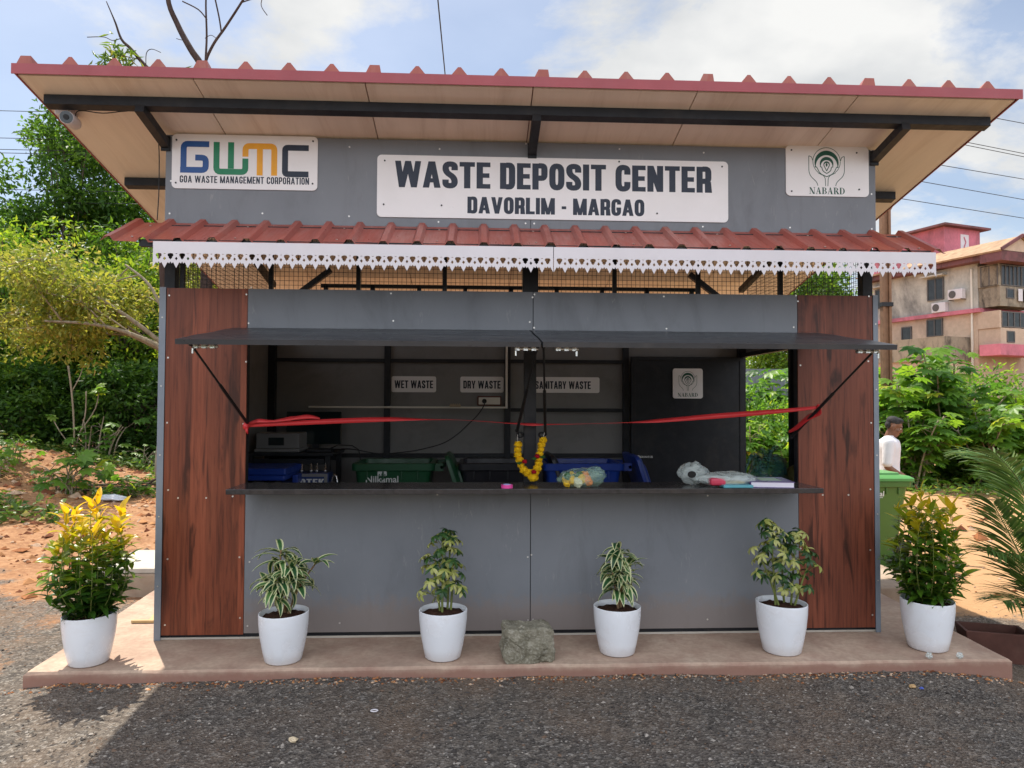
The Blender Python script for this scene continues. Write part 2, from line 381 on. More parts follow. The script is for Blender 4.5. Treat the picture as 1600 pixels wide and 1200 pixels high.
def glyph(ch, t, w=None):
    """polygons in a cap-height-1 box; returns (list of (poly, layer), width)"""
    P = []; h = t/2
    def rect(x0, y0, x1, y1, l=0): P.append(([Vector((x0,y0)),Vector((x1,y0)),Vector((x1,y1)),Vector((x0,y1))], l))
    def poly(pts, l=0): P.append(([Vector(p) for p in pts], l))
    def path(pts, r=0.14, l=0, closed=False, tt=None):
        pp = rounded([Vector(p) for p in pts], r, closed) if r > 0 else [Vector(p) for p in pts]
        for q in sweep(pp, tt or t, closed): P.append((q, l))
    b = t*0.86
    w = w or 0.29 + t
    if ch == ' ': return [], 0.22
    if ch == '-': rect(0.03, 0.34, 0.26, 0.34+b); return P, 0.29
    if ch == 'I': rect(0, 0, t, 1); return P, t
    if ch in 'EFL':
        w -= 0.05; rect(0, 0, t, 1)
        if ch in 'EL': rect(t, 0, w, b)
        if ch in 'EF': rect(t, 1-b, w, 1); rect(t, 0.5-b/2, w-0.03, 0.5+b/2)
    elif ch == 'T': rect(w/2-h, 0, w/2+h, 1-b); rect(0, 1-b, w, 1)
    elif ch == 'D': rect(0, 0, t, 1); path([(t, 1-b/2), (w-h, 1-b/2), (w-h, b/2), (t, b/2)], 0.2)
    elif ch in 'PR':
        rect(0, 0, t, 1); path([(t, 1-b/2), (w-h, 1-b/2), (w-h, 0.44), (t, 0.44)], 0.15)
        if ch == 'R': poly([(w-t-0.01, 0), (w+0.02, 0), (w-0.015, 0.42), (w-t-0.015, 0.42)], 1)
    elif ch == 'B':
        rect(0, 0, t, 1); path([(t, 1-b/2), (w-h-.02, 1-b/2), (w-h-.02, 0.53), (t, 0.53)], 0.14); path([(t, 0.53), (w-h, 0.53), (w-h, b/2), (t, b/2)], 0.14, 1)
    elif ch == 'O': path([(h, b/2), (w-h, b/2), (w-h, 1-b/2), (h, 1-b/2)], 0.24, closed=True)
    elif ch == 'C': path([(w-h, 0.64), (w-h, 1-b/2), (h, 1-b/2), (h, b/2), (w-h, b/2), (w-h, 0.36)], 0.24)
    elif ch == 'G':
        path([(w-h, 0.68), (w-h, 1-b/2), (h, 1-b/2), (h, b/2), (w-h, b/2), (w-h, 0.50)], 0.24); rect(w*0.52, 0.50-b, w-t, 0.50, 1)
    elif ch == 'S':
        path([(w-h, 0.68), (w-h, 1-b/2), (h, 1-b/2), (h, 0.60), (w-h, 0.40), (w-h, b/2), (h, b/2), (h, 0.32)], 0.2)
    elif ch == 'N':
        rect(0, 0, t, 1); rect(w-t+.03, 0, w+.03, 1); poly([(w-t*1.02+.03, 0), (w-0.0+.02, 0), (t, 1), (0.01, 1)], 1); w += .03
    elif ch == 'M':
        w += 0.2; rect(0, 0, t, 1); rect(w-t, 0, w, 1); s = t*.86
        poly([(w/2-s/2, 0), (w/2+s/2, 0), (t, 1), (0.01, 1)], 1); poly([(w/2-s/2, 0), (w/2+s/2, 0), (w-0.01, 1), (w-t, 1)], 2)
    elif ch == 'A':
        w += 0.08; poly([(0, 0), (t, 0), (w/2+h*.75, 1), (w/2-h*1.05, 1)]); poly([(w-t, 0), (w, 0), (w/2+h*1.05, 1), (w/2-h*.75, 1)], 1)
        rect(w*.28, 0.2, w*.72, 0.2+b*.9, 2)
    elif ch == 'V':
        w += 0.08; poly([(w/2-h*1.05, 0), (w/2+h*.75, 0), (t, 1), (0, 1)]); poly([(w/2-h*.75, 0), (w/2+h*1.05, 0), (w, 1), (w-t, 1)], 1)
    elif ch == 'W':
        w += 0.34; c = w*.27; d = w*.73; s = t*.92
        poly([(c-s/2, 0), (c+s/2, 0), (s, 1), (0, 1)]); poly([(c-s/2, 0), (c+s/2, 0), (w/2+s/2, 1), (w/2-s/2, 1)], 1)
        poly([(d-s/2, 0), (d+s/2, 0), (w/2+s/2, 1), (w/2-s/2, 1)], 2); poly([(d-s/2, 0), (d+s/2, 0), (w, 1), (w-s, 1)], 3)
    elif ch == 'Y':
        w += 0.06; rect(w/2-h, 0, w/2+h, 0.42); poly([(w/2-h, 0.40), (w/2+h*.4, 0.40), (t, 1), (0, 1)], 1); poly([(w/2-h*.4, 0.40), (w/2+h, 0.40), (w, 1), (w-t, 1)], 2)
    elif ch == 'K':
        rect(0, 0, t, 1); poly([(t, 0.30), (t, 0.52), (w-t*1.0, 1), (w+.03, 1)], 1); poly([(w-t+.04, 0), (w+.05, 0), (t+.10, 0.62), (t+.0, 0.46)], 2)
    return P, w

def serif_glyph(ch):
    P = []; T = .19; th = .055; s = .05
    def rect(x0, y0, x1, y1, l=0): P.append(([Vector((x0,y0)),Vector((x1,y0)),Vector((x1,y1)),Vector((x0,y1))], l))
    def poly(pts, l=0): P.append(([Vector(p) for p in pts], l))
    def ell(cx, cy, rx, ry, t0, t1, a0, a1, l=0, n=12):
        for i in range(n):
            A = a0+(a1-a0)*i/n; B = a0+(a1-a0)*(i+1)/n
            def tk(a): return t0 + (t1-t0)*abs(cos(a))
            q = []
            for a, k in ((A, 0), (B, 0), (B, 1), (A, 1)):
                f = tk(a)*k; q.append(Vector((cx+(rx-f)*cos(a), cy+(ry-f*.5 if k else ry)*sin(a))))
            P.append((q, l))
    if ch == 'N':
        w = .82; rect(.09, 0, .09+th, 1); rect(w-.09-th, 0, w-.09, 1); poly([(w-.09-th-.16, 0), (w-.09, 0), (.09+.14, 1), (.03, 1)], 1)
        rect(0, 0, .24, s, 2); rect(w-.26, 1-s, w, 1, 2); rect(0, 1-s, .2, 1, 3)
    elif ch == 'A':
        w = .80; poly([(.08, 0), (.08+th*1.2, 0), (.42, 1), (.36, 1)]); poly([(w-.1-T*1.1, 0), (w-.08, 0), (.46, 1), (.34, 1)], 1); rect(.2, .33, .6, .33+s, 2)
        rect(0, 0, .24, s, 3); rect(w-.36, 0, w, s, 3)
    elif ch in 'BRD':
        w = .70; rect(.08, 0, .08+T, 1); rect(0, 0, .35, s, 2); rect(0, 1-s, .35, 1, 2)
        if ch == 'D': w = .78; ell(.28, .5, .46, .5, th, T, -pi/2, pi/2, 1, 16)
        else:
            ell(.30, .74, .32, .26, th, T*.9, -pi/2, pi/2, 1)
            if ch == 'B': ell(.30, .26, .38, .26, th, T*.95, -pi/2, pi/2, 3)
            else: w = .76; poly([(.52, 0), (.78, 0), (.50, .50), (.30, .50)], 3)
    return P, w

def text_mesh(mb, s, x0, z0, hgt, t, y, track=0.09, width=None, center=None, serif=False, xs=1.0, wsp=None):
    """letters on the plane y (facing -Y). width: total width wanted."""
    items = []; x = 0
    for ch in s:
        if serif: P, w = serif_glyph(ch)
        elif ch == ' ' and wsp: P, w = [], wsp
        else: P, w = glyph(ch, t)
        items.append((P, x)); x += w + track
    tot = x - track
    sx = (width/tot) if width else hgt*xs
    if center is not None: x0 = center - tot*sx/2
    for P, ox in items:
        for poly, l in P:
            vs = [(x0+(p.x+ox)*sx, y - 0.00015*l, z0+p.y*hgt) for p in poly]
            mb.add(vs, [tuple(range(len(vs)))])

def rrect(x0, x1, z0, z1, r, n=5):
    out = []
    for cx, cz, a in ((x1-r, z0+r, -pi/2), (x1-r, z1-r, 0), (x0+r, z1-r, pi/2), (x0+r, z0+r, pi)):
        for k in range(n+1): out.append((cx+r*cos(a+k*pi/2/n), cz+r*sin(a+k*pi/2/n)))
    return out

XZ = lambda a, b, d: (a, d, b)
def board(mb, x0, x1, z0, z1, y_front, thick=0.004, r=0.03):
    mb.prism(rrect(x0, x1, z0, z1, r), XZ, y_front, y_front+thick)

def disc(mb, x, z, y, r, n=8):
    mb.add([(x+r*cos(2*pi*k/n), y, z+r*sin(2*pi*k/n)) for k in range(n)], [tuple(range(n))])

def add_screws(mb, pts, y, r=0.006):
    for x, z in pts: mb.lathe([(r, 0), (r*.9, .0015), (0.0, .0025)], 8, (0, 0, 0)) if False else mb.prism([(x+r*cos(2*pi*k/8), z+r*sin(2*pi*k/8)) for k in range(8)], XZ, y-.0022, y)

# ---------------------------------------------------------------- kiosk
L_, R_, D_ = -2.415, 2.41, 2.44
SL = 0.22                      # roof slope
def roofz(y): return 3.326 - SL*y
RF, RB = -0.545, 2.95          # roof front / back
kiosk = thing('kiosk', 'grey and wood panelled waste kiosk with red metal roof, open serving counter and raised shutters', 'kiosk')

def panel(name, x0, x1, z0, z1, mat, screws, y0=0.0, y1=0.012):
    mb = MB(); mb.box(x0, x1, y0, y1, z0, z1); mb.mi = 1; add_screws(mb, screws, y0)
    return mb.build(name, [mat, M['screw']], kiosk)
def sgrid(x0, x1, z0, z1, nx, nz_):
    pts = []
    for i in range(nx):
        for j in range(nz_):
            if 0 < i < nx-1 and 0 < j < nz_-1: continue
            pts.append((x0+(x1-x0)*i/max(1, nx-1)+RND.uniform(-.015, .015), z0+(z1-z0)*j/max(1, nz_-1)+RND.uniform(-.03, .03)))
    return pts
panel('wood_panel', L_+.04, -1.852, .032, 2.295, M['wood'], sgrid(L_+.07, -1.87, .12, 2.27, 2, 6) + [(-2.1, .92), (-1.93, .93), (-2.28, .92)])
panel('wood_panel', 1.855, R_-.03, .032, 2.295, M['wood2'], sgrid(1.87, R_-.055, .12, 2.27, 2, 6) + [(2.2, .93), (2.02, .93)])
panel('lower_panel', -1.848, 0.023, .04, .985, M['grey'], sgrid(-1.83, .005, .1, .95, 4, 3))
panel('lower_panel', 0.028, 1.851, .04, .985, M['grey'], sgrid(.045, 1.83, .1, .95, 4, 3))
panel('header_panel', -1.848, 0.036, 2.037, 2.295, M['grey'], sgrid(-1.83, .02, 2.07, 2.28, 3, 2))
panel('header_panel', 0.041, 1.851, 2.037, 2.295, M['grey'], sgrid(.055, 1.83, 2.07, 2.28, 3, 2))
panel('upper_panel', L_+.02, 0.018, 2.63, 3.31, M['grey'], sgrid(L_+.05, 0.0, 2.78, 3.28, 5, 3))
panel('upper_panel', 0.022, R_, 2.63, 3.31, M['grey'], sgrid(.04, R_-.03, 2.78, 3.28, 5, 3))
for x0, x1 in ((L_-.004, L_+.038), (R_-.028, R_+.006)):
    mb = MB(); mb.box(x0, x1, -.006, -.001, .0, 2.3); mb.box(x0 if x0 < 0 else x1-.004, x0+.004 if x0 < 0 else x1, -.001, .035, 0, 2.3)
    mb.mi = 1; add_screws(mb, [((x0+x1)/2, z) for z in (.35, .8, 1.2, 1.65, 2.1)], -.006, .005)
    mb.build('edge_flashing', [M['trim'], M['screw']], kiosk)
# side and back walls (sheet on a steel frame)
mb = MB(); mb.box(L_, L_+.012, .013, D_, .0, 2.3); mb.build('side_wall', M['grey_in'], kiosk)
mb = MB(); mb.box(R_-.012, R_, .013, 1.25, 0, 2.3); mb.box(R_-.012, R_, 1.25, D_, 2.06, 2.3); mb.build('side_wall', M['grey_in'], kiosk)
mb = MB(); mb.box(L_+.013, R_-.013, D_-.012, D_, 0, 2.36); mb.build('back_wall', M['grey_in'], kiosk)
mb = MB(); mb.box(L_+.013, R_-.013, .013, D_-.013, .0, .012); mb.build('floor_board', M['floor_in'], kiosk)
# steel frame
fr = MB()
for x in (L_+.05, R_-.05):
    fr.box(x-.035, x+.035, .02, .09, .0, 2.292); fr.box(x-.035, x+.035, D_-.085, D_-.015, .012, 2.62)
    fr.box(x-.035, x+.035, .02, .09, 2.295, roofz(.09)-.05)
    fr.box(x-.02, x+.02, .09, D_-.09, 2.24, 2.28)
fr.box(-.019, .063, .02, .08, .04, 2.29); fr.box(-.03, .075, .018, .085, 2.297, 3.29)
for x in (-1.885, 1.885): fr.box(x-.032, x+.032, .018, .07, .04, 2.29)
fr.box(L_+.09, R_-.09, .02, .06, .0, .035)
fr.box(L_+.09, R_-.09, .02, .07, 2.262, 2.296)
fr.box(-1.85, -.02, .022, .062, .945, .984); fr.box(.065, 1.85, .022, .062, .945, .984)
fr.box(R_-.07, R_-.02, 1.20, 1.25, .012, 2.24); fr.box(R_-.07, R_-.02, 1.25, D_-.09, 2.02, 2.06)
fr.build('steel_frame', M['black'], kiosk, bevel=.003)
mb = MB()
for x in (-1.235, -.032, 1.17): mb.box(x-.03, x+.03, D_-.055, D_-.013, .012, 2.36)
for xa, xb in ((L_+.09, -1.267), (-1.203, -.064), (0.0, 1.138)):
    mb.box(xa, xb, D_-.05, D_-.014, 1.95, 1.985); mb.box(xa, xb, D_-.05, D_-.014, 1.0, 1.04)
mb.box(0.0, 1.138, D_-.05, D_-.014, 1.46, 1.495)
mb.build('wall_rail', M['black'], kiosk, bevel=.002)
# light truss standing on the back wall under the roof
mb = MB(); zt = roofz(D_-.04)-.07
mb.box(L_+.05, R_-.05, D_-.06, D_-.02, 2.362, 2.40)
for x in np.linspace(-1.85, 1.85, 9): mb.box(x-.02, x+.02, D_-.06, D_-.02, 2.40, zt)
mb.box(-1.9, 1.9, D_-.06, D_-.02, zt-.035, zt)
for x in (L_+.05, R_-.05):
    mb.bar((x, .1, roofz(.1)-.09), (x, D_-.05, roofz(D_-.05)-.09), .05, .05)
for s in (-1, 1): mb.bar((s*2.3, D_-.3, 2.4), (s*1.75, D_-.3, roofz(D_-.3)-.03), .05, .05)
mb.build('roof_truss', M['black'], kiosk)
# door leaf folded open against the back wall
leaf = MB(); leaf.box(1.21, R_-.05, 2.33, 2.365, .03, 2.02)
leaf.box(1.21, 1.25, 2.322, 2.33, .03, 2.02); leaf.box(R_-.09, R_-.05, 2.322, 2.33, .03, 2.02); leaf.box(1.25, R_-.09, 2.322, 2.33, 1.98, 2.02)
door = leaf.build('door', M['black'], kiosk, bevel=.002)
mb = MB(); mb.box(1.27, 1.29, 2.295, 2.322, 1.0, 1.03); mb.box(1.27, 1.42, 2.285, 2.297, 1.005, 1.025); mb.build('handle', M['steel'], door)
# wire grille between header and upper wall
mb = MB()
for x in np.arange(L_+.1, R_-.09, .030): mb.box(x-.0012, x+.0012, .044, .0464, 2.297, 2.66)
for z in np.arange(2.30, 2.68, .030): mb.box(L_+.09, R_-.09, .0466, .049, z-.0012, z+.0012)
for k in (-4, -3, -2, -1, 1, 2, 3, 4):
    x = .022+k*.58; 
    if abs(x) < 2.3: mb.box(x-.014, x+.014, .05, .075, 2.297, 2.66)
mb.build('wire_grille', M['black'], kiosk)
for sx in (L_+.008, R_-.008):
    mb = MB()
    for y in np.arange(.1, D_-.09, .03): mb.box(sx-.0012, sx+.0012, y-.0012, y+.0012, 2.3, min(2.9, roofz(y)))
    for z in np.arange(2.32, 2.9, .03): mb.box(sx+.0013, sx+.0037, .1, D_-.09, z-.0012, z+.0012)
    mb.build('side_grille', M['black'], kiosk)
# roof: six ribbed sandwich panels
PW = 1.003; X0 = -3.013
def ribprof(flat):
    return [(-.050, 0), (-.009, .050), (.009, .050), (.050, 0)] if not flat else [(-.055, 0), (-.030, .050), (.028, .050), (.036, 0)]
for i in range(6):
    xa, xb = X0+i*PW, X0+(i+1)*PW-.007
    mb = MB(); th = .05
    def q(x, y, dz): return (x, y, roofz(y)+dz)
    # cream lower sheet
    mb.add([q(xa, RF+.012, 0), q(xb, RF+.012, 0), q(xb, RB, 0), q(xa, RB, 0), q(xa, RF+.012, .02), q(xb, RF+.012, .02), q(xb, RB, .02), q(xa, RB, .02)],
           [(3,2,1,0),(0,1,5,4),(1,2,6,5),(2,3,7,6),(3,0,4,7)])
    # upper ribbed red sheet
    mb.mi = 1
    prof = [(xa, th)]
    for k in range(4):
        c = xa + .055 + k*.25 if k == 0 else xa + .055 + k*.25
        for px, pz in ribprof(k == 0): prof.append((c+px+.002, th+pz))
    xb = X0+(i+1)*PW-.0006; prof.append((xb, th))
    n = len(prof)
    vs = [q(x, RF-.012, z) for x, z in prof] + [q(x, RB, z) for x, z in prof] + [q(xa, RF-.012, .021), q(xb, RF-.012, .021), q(xa, RB, .021), q(xb, RB, .021)]
    fs = [(j, j+1, n+j+1, n+j) for j in range(n-1)] + [(2*n, 2*n+1, 2*n+3, 2*n+2), (0, n, 2*n+2, 2*n), (n-1, 2*n+1, 2*n+3, 2*n-1),
          tuple(list(range(n))[::-1] + [2*n, 2*n+1]), tuple(list(range(n, 2*n)) + [2*n+3, 2*n+2])]
    mb.add(vs, fs)
    mb.build('roof_panel', [M['tan'], M['red']], kiosk)
mb = MB()   # edge flashing along the front and sides
za = roofz(RF)
mb.add([(X0-.02, RF-.02, za-.006), (X0+6.04, RF-.02, za-.006), (X0+6.04, RF-.014, za-.006), (X0-.02, RF-.014, za-.006),
        (X0-.02, RF-.02, za+.054), (X0+6.04, RF-.02, za+.054), (X0+6.04, RF-.014, za+.054), (X0-.02, RF-.014, za+.054)],
       [(3,2,1,0),(4,5,6,7),(0,1,5,4),(1,2,6,5),(2,3,7,6),(3,0,4,7)])
mb.build('roof_flashing', M['redtrim'], kiosk)
for s, x in ((-1, X0-.004), (1, X0+6.02)):
    mb = MB(); mb.add([(x-.004, RF-.013, roofz(RF)-.004), (x+.004, RF-.013, roofz(RF)-.004), (x+.004, RB, roofz(RB)-.004), (x-.004, RB, roofz(RB)-.004),
            (x-.004, RF-.013, roofz(RF)+.052), (x+.004, RF-.013, roofz(RF)+.052), (x+.004, RB, roofz(RB)+.052), (x-.004, RB, roofz(RB)+.052)],
           [(3,2,1,0),(4,5,6,7),(0,1,5,4),(1,2,6,5),(2,3,7,6),(3,0,4,7)])
    mb.build('roof_side_flashing', M['redtrim'], kiosk)
# purlins and brackets
for y, x0, x1 in ((-.34, -2.965, 2.965), (.60, -2.94, 2.90), (1.7, -2.94, 2.90)):
    mb = MB()
    if y < 0: mb.add([(x, yy, roofz(yy)+dz) for x in (x0, x1) for yy, dz in ((y-.03, -.06), (y+.03, -.06), (y+.03, -.002), (y-.03, -.002))], [(3,2,1,0),(4,5,6,7),(0,1,5,4),(1,2,6,5),(2,3,7,6),(3,0,4,7)])
    else:
        for a, b in ((x0, L_-.002), (L_+.09, R_-.09), (R_+.002, x1)):
            mb.add([(x, yy, roofz(yy)+dz) for x in (a, b) for yy, dz in ((y-.03, -.06), (y+.03, -.06), (y+.03, -.002), (y-.03, -.002))], [(3,2,1,0),(4,5,6,7),(0,1,5,4),(1,2,6,5),(2,3,7,6),(3,0,4,7)])
    mb.build('purlin', M['black'], kiosk, bevel=.002)
for x in (-2.395, .028, 2.40):
    mb = MB(); mb.bar((x, -.005, 3.245), (x, -.375, 3.335), .055, .055); mb.box(x-.03, x+.03, -.012, -.001, 3.20, 3.3)
    mb.build('roof_bracket', M['black'], kiosk, bevel=.002)
# awning sheet
AW0, AW1, AF = -2.60, 2.635, -.40
def awz(y): return 2.725 + (y/AF)*(2.512-2.725)
pitch = .2057; prof = []; x = AW0; k = 0
prof.append((AW0, 0))
c = AW0+.04
while c < AW1-.03:
    for px, pz in ((-.036, 0), (-.016, .028), (.016, .028), (.036, 0)): prof.append((c+px, pz))
    c += pitch
prof.append((AW1, 0))
n = len(prof); mb = MB(); ys = [0.0-.002, -.2, AF]
vs = []
for dz in (0, -.0015):
    for y in ys: vs += [(x, y, awz(y)+z+dz+(.004*sin(x*9) if y == AF else 0)) for x, z in prof]
fs = []
for s in range(2):
    for r in range(2):
        o = (s*3+r)*n
        fs += [(o+j, o+j+1, o+n+j+1, o+n+j) for j in range(n-1)]
o1 = 2*n; o2 = 5*n
fs += [(o1+j, o1+j+1, o2+j+1, o2+j) for j in range(n-1)]
mb.add(vs, fs); mb.mi = 1
for c_ in np.arange(AW0+.15, AW1, .62):
    for y in (-.08, -.32): mb.blob((c_, y, awz(y)+.003), (.008, .008, .004), 8, 4)
aw = mb.build('awning', [M['red'], M['screw']], kiosk)
mb = MB()
for y in (-.05, -.36): mb.box(-2.38, 2.55, y-.02, y+.02, awz(y)-.046, awz(y)-.004)
for x in (-2.36, -1.2, 0.02, 1.2, 2.38): mb.bar((x, -.003, 2.665), (x, -.345, awz(-.36)-.03), .03, .03)
mb.build('awning_frame', M['black'], kiosk)
# valance of fretwork sheet
def valance(x0, x1, ztop, zbot, y):
    cu = bpy.data.curves.new('valance', 'CURVE'); cu.dimensions = '2D'; cu.fill_mode = 'BOTH'; cu.extrude = .0012
    per = .0698; n = int(round((x1-x0)/per)); per = (x1-x0)/n; H = ztop-zbot
    outer = [(x0, ztop), (x0, zbot+H*.02)]
    for i in range(n):
        a = x0+i*per
        outer += [(a+per*.26, zbot+H*.22), (a+per*.40, zbot+H*.17), (a+per*.5, zbot+H*.25), (a+per*.60, zbot+H*.17), (a+per*.74, zbot+H*.22), (a+per, zbot)]
    outer[-1] = (x1, zbot+H*.02); outer += [(x1, ztop)]
    loops = [outer]
    for i in range(n):
        c = x0+(i+.5)*per; d = x0+i*per
        zc = zbot+H*.46
        top = []
        for kx, kz in ((0, -.19), (-.09, -.13), (-.17, -.11), (-.16, -.045), (-.25, -.02), (-.28, .05), (-.22, .11), (0, .13), (.22, .11), (.28, .05), (.25, -.02), (.16, -.045), (.17, -.11), (.09, -.13)):
            top.append((d+per*.5+kx*per*.92, zc+kz*H*.78))
        loops.append(top)
        if i: loops.append([(d, zbot+H*.24+.008), (d-.0085, zbot+H*.24+.019), (d, zbot+H*.24+.030), (d+.0085, zbot+H*.24+.019)])
        if i: loops.append([(d-.008, zbot+H*.545), (d, zbot+H*.555), (d+.008, zbot+H*.545), (d, zbot+H*.525)])
    for lp in loops:
        sp = cu.splines.new('POLY'); sp.points.add(len(lp)-1); sp.use_cyclic_u = True
        for p, (a, b) in zip(sp.points, lp): p.co = (a, b, 0, 1)
    tmp = bpy.data.objects.new('tmp', cu); COL.objects.link(tmp)
    dg = bpy.context.evaluated_depsgraph_get(); dg.update()
    me = bpy.data.meshes.new_from_object(tmp.evaluated_get(dg)); bpy.data.objects.remove(tmp)
    me.transform(Matrix.Rotation(pi/2, 4, 'X')); me.transform(Matrix.Translation((0, y, 0)))
    me.materials.clear(); me.materials.append(M['white'])
    o = bpy.data.objects.new('valance', me); COL.objects.link(o); o.parent = kiosk
    return o
valance(-2.285, .13, 2.512, 2.352, AF-.006)
valance(.134, 2.565, 2.512, 2.352, AF-.006)
# shutters propped open
def shutter(x0, x1, xs):
    mb = MB(); a = (0, -.016, 2.035); b = (0, -.94, 1.878); th = .028
    d = (Vector(b)-Vector(a)).normalized(); nrm = Vector((0, d.z, -d.y))
    if nrm.z < 0: nrm = -nrm
    ny = 7; nx = 10; vs = []
    for s in (0, 1):
        for j in range(ny+1):
            for i in range(nx+1):
                x = x0+(x1-x0)*i/nx; p = Vector(a)+(Vector(b)-Vector(a))*j/ny
                wob = .004*sin(x*3.1+j)*sin(j*.9) if s == 0 and 0 < j < ny else 0
                p = p - nrm*th*s + nrm*wob; vs.append((x, p.y, p.z))
    fs = []; st = (nx+1)*(ny+1)
    for s in (0, 1):
        for j in range(ny):
            for i in range(nx):
                o = s*st+j*(nx+1)+i; fs.append((o, o+1, o+nx+2, o+nx+1))
    for j in range(ny):
        for i in (0, nx): o = j*(nx+1)+i; fs.append((o, o+nx+1, o+nx+1+st, o+st))
    for i in range(nx):
        for j in (0, ny): o = j*(nx+1)+i; fs.append((o, o+1, o+1+st, o+st))
    mb.add(vs, fs)
    sh = mb.build('shutter', M['shut'], kiosk)
    for x in xs:
        m2 = MB(); y = -.86; z = 1.8915-.03
        m2.box(x-.065, x+.065, y-.018, y+.018, z-.006, z); m2.tube([(x-.06, y, z-.016), (x+.07, y, z-.016)], .007, 8)
        for dx_ in (-.045, 0, .045): m2.box(x+dx_-.012, x+dx_+.012, y-.016, y+.016, z-.026, z-.006)
        s_ = -1 if x < 0 else 1
        m2.tube([(x+s_*.05, y, z-.016), (x+s_*.055, y-.02, z-.03), (x+s_*.055, y-.02, z-.055)], .006, 6)
        m2.build('latch', M['steel'], sh)
    return sh
shutter(-1.925, .008, (-1.80, -.07)); shutter(.020, 1.985, (.155, 1.855))
# prop rods
for a, b in (((-1.875, -.86, 1.86), (-1.83, -.012, 1.397)), ((1.908, -.86, 1.86), (1.80, -.012, 1.324)), ((-.004, -.86, 1.86), (-.068, -.02, 1.365)), ((.030, -.86, 1.86), (.121, -.02, 1.343))):
    mb = MB(); A = Vector(a); B = Vector(b)
    mb.tube([A, A.lerp(B, .45), A.lerp(B, .46), B], [.0065, .0065, .010, .010], 8); mb.blob(A, .013, 8, 5); mb.blob(B, .014, 8, 5)
    mb.build('prop_rod', M['wire'], kiosk)
# counter
mb = MB(); mb.box(-1.852, 1.850, -.362, .012, .9865, 1.0185)
mb.build('counter', M['counter'], kiosk, bevel=.003)

# ---------------------------------------------------------------- signs
YS = -.007
def sign(name, label, x0, x1, z0, z1, yf=YS, r=.03, screws=None, cat='sign', group=None):
    t = thing(name, label, cat, ((x0+x1)/2, yf, z0), 0, group)
    off = (-(x0+x1)/2, -yf, -z0)
    def P(mb, nm, mat): 
        mb.v = [(a+off[0], b+off[1], c+off[2]) for a, b, c in mb.v]; return mb.build(nm, mat, t)
    mb = MB(); board(mb, x0, x1, z0, z1, yf, .005, r); P(mb, 'board', M['signw'])
    if screws:
        for sx, sz in screws:
            mb = MB(); mb.prism([(sx+.006*cos(2*pi*k/8), sz+.006*sin(2*pi*k/8)) for k in range(8)], XZ, yf-.003, yf)
            P(mb, 'screw', M['black'])
    return t, P

yl = YS-.0006
# main sign
t, P = sign('signboard', 'wide white board reading WASTE DEPOSIT CENTER DAVORLIM - MARGAO on the upper wall', -1.010, 1.372, 2.786, 3.205,
            screws=[(-.96, 3.165), (-.965, 2.87), (-.58, 2.87), (.88, 2.84), (.62, 3.19), (1.33, 3.17)])
mb = MB(); text_mesh(mb, 'WASTE DEPOSIT CENTER', 0, 2.988, .178, .205, yl, track=.055, width=2.148, center=.182, wsp=.20); P(mb, 'lettering', M['navy'])
mb = MB(); text_mesh(mb, 'DAVORLIM - MARGAO', 0, 2.820, .112, .205, yl, track=.055, width=1.20, center=.193, wsp=.20); P(mb, 'small_lettering', M['navy'])
# corporation logo sign
M['lblue'] = pm('logo_blue', (0.012, 0.075, 0.27), .4, .08, 8); M['lgreen'] = pm('logo_green', (0.006, 0.20, 0.085), .4, .08, 8)
M['lorange'] = pm('logo_orange', (0.80, 0.36, 0.012), .4, .08, 8)
t, P = sign('logo_signboard', 'white board with four coloured GWMC letters at the upper wall\'s left end', -2.353, -1.404, 2.954, 3.316,
            screws=[(-2.325, 3.275), (-1.435, 3.285), (-2.325, 2.99), (-1.435, 3.0)])
def lx(px): return -2.353 + (px-268)/227*.949
def lz(py): return 3.316 - (py-208)/88*.362
def lpath(pts, mat, name, tpx=9.4, r=0.0):
    mb = MB(); pp = [Vector((lx(a), lz(b))) for a, b in pts]
    pp = rounded(pp, r, False, 4) if r else pp
    for q in sweep(pp, tpx/227*.949): mb.add([(p.x, yl, p.y) for p in q], [(0, 1, 2, 3)])
    P(mb, name, mat)
def lmix(name, mat, strokes, tpx=9.4):
    mb = MB()
    for l, (pts, rad_) in enumerate(strokes):
        pp = [Vector((lx(a), lz(b))) for a, b in pts]
        if rad_: pp = rounded(pp, rad_, False, 4)
        for q in sweep(pp, tpx/227*.949): mb.add([(p.x, yl-.00012*l, p.y) for p in q], [(0, 1, 2, 3)])
    P(mb, name, mat)
lmix('letter', M['lblue'], [([(325.5, 224), (286, 224), (286, 266)], .028), ([(281, 266), (320.5, 266), (320.5, 246), (304, 246)], .028)])
lmix('letter', M['lgreen'], [([(337, 220), (337, 268), (382, 268), (382, 246)], .028), ([(359.5, 220), (359.5, 263)], 0)])
lmix('letter', M['lorange'], [([(382, 243), (382, 225.5), (427, 225.5), (427, 273)], .028), ([(404.5, 230), (404.5, 273)], 0)])
lmix('letter', M['navy'], [([(481, 227), (444, 227), (444, 270), (481, 270)], .018)])
mb = MB(); text_mesh(mb, 'GOA WASTE MANAGEMENT CORPORATION', 0, lz(286.6), .046, .16, yl, track=.085, width=.842, center=(lx(281)+lx(481.5))/2, wsp=.20); P(mb, 'lettering', M['navy'])

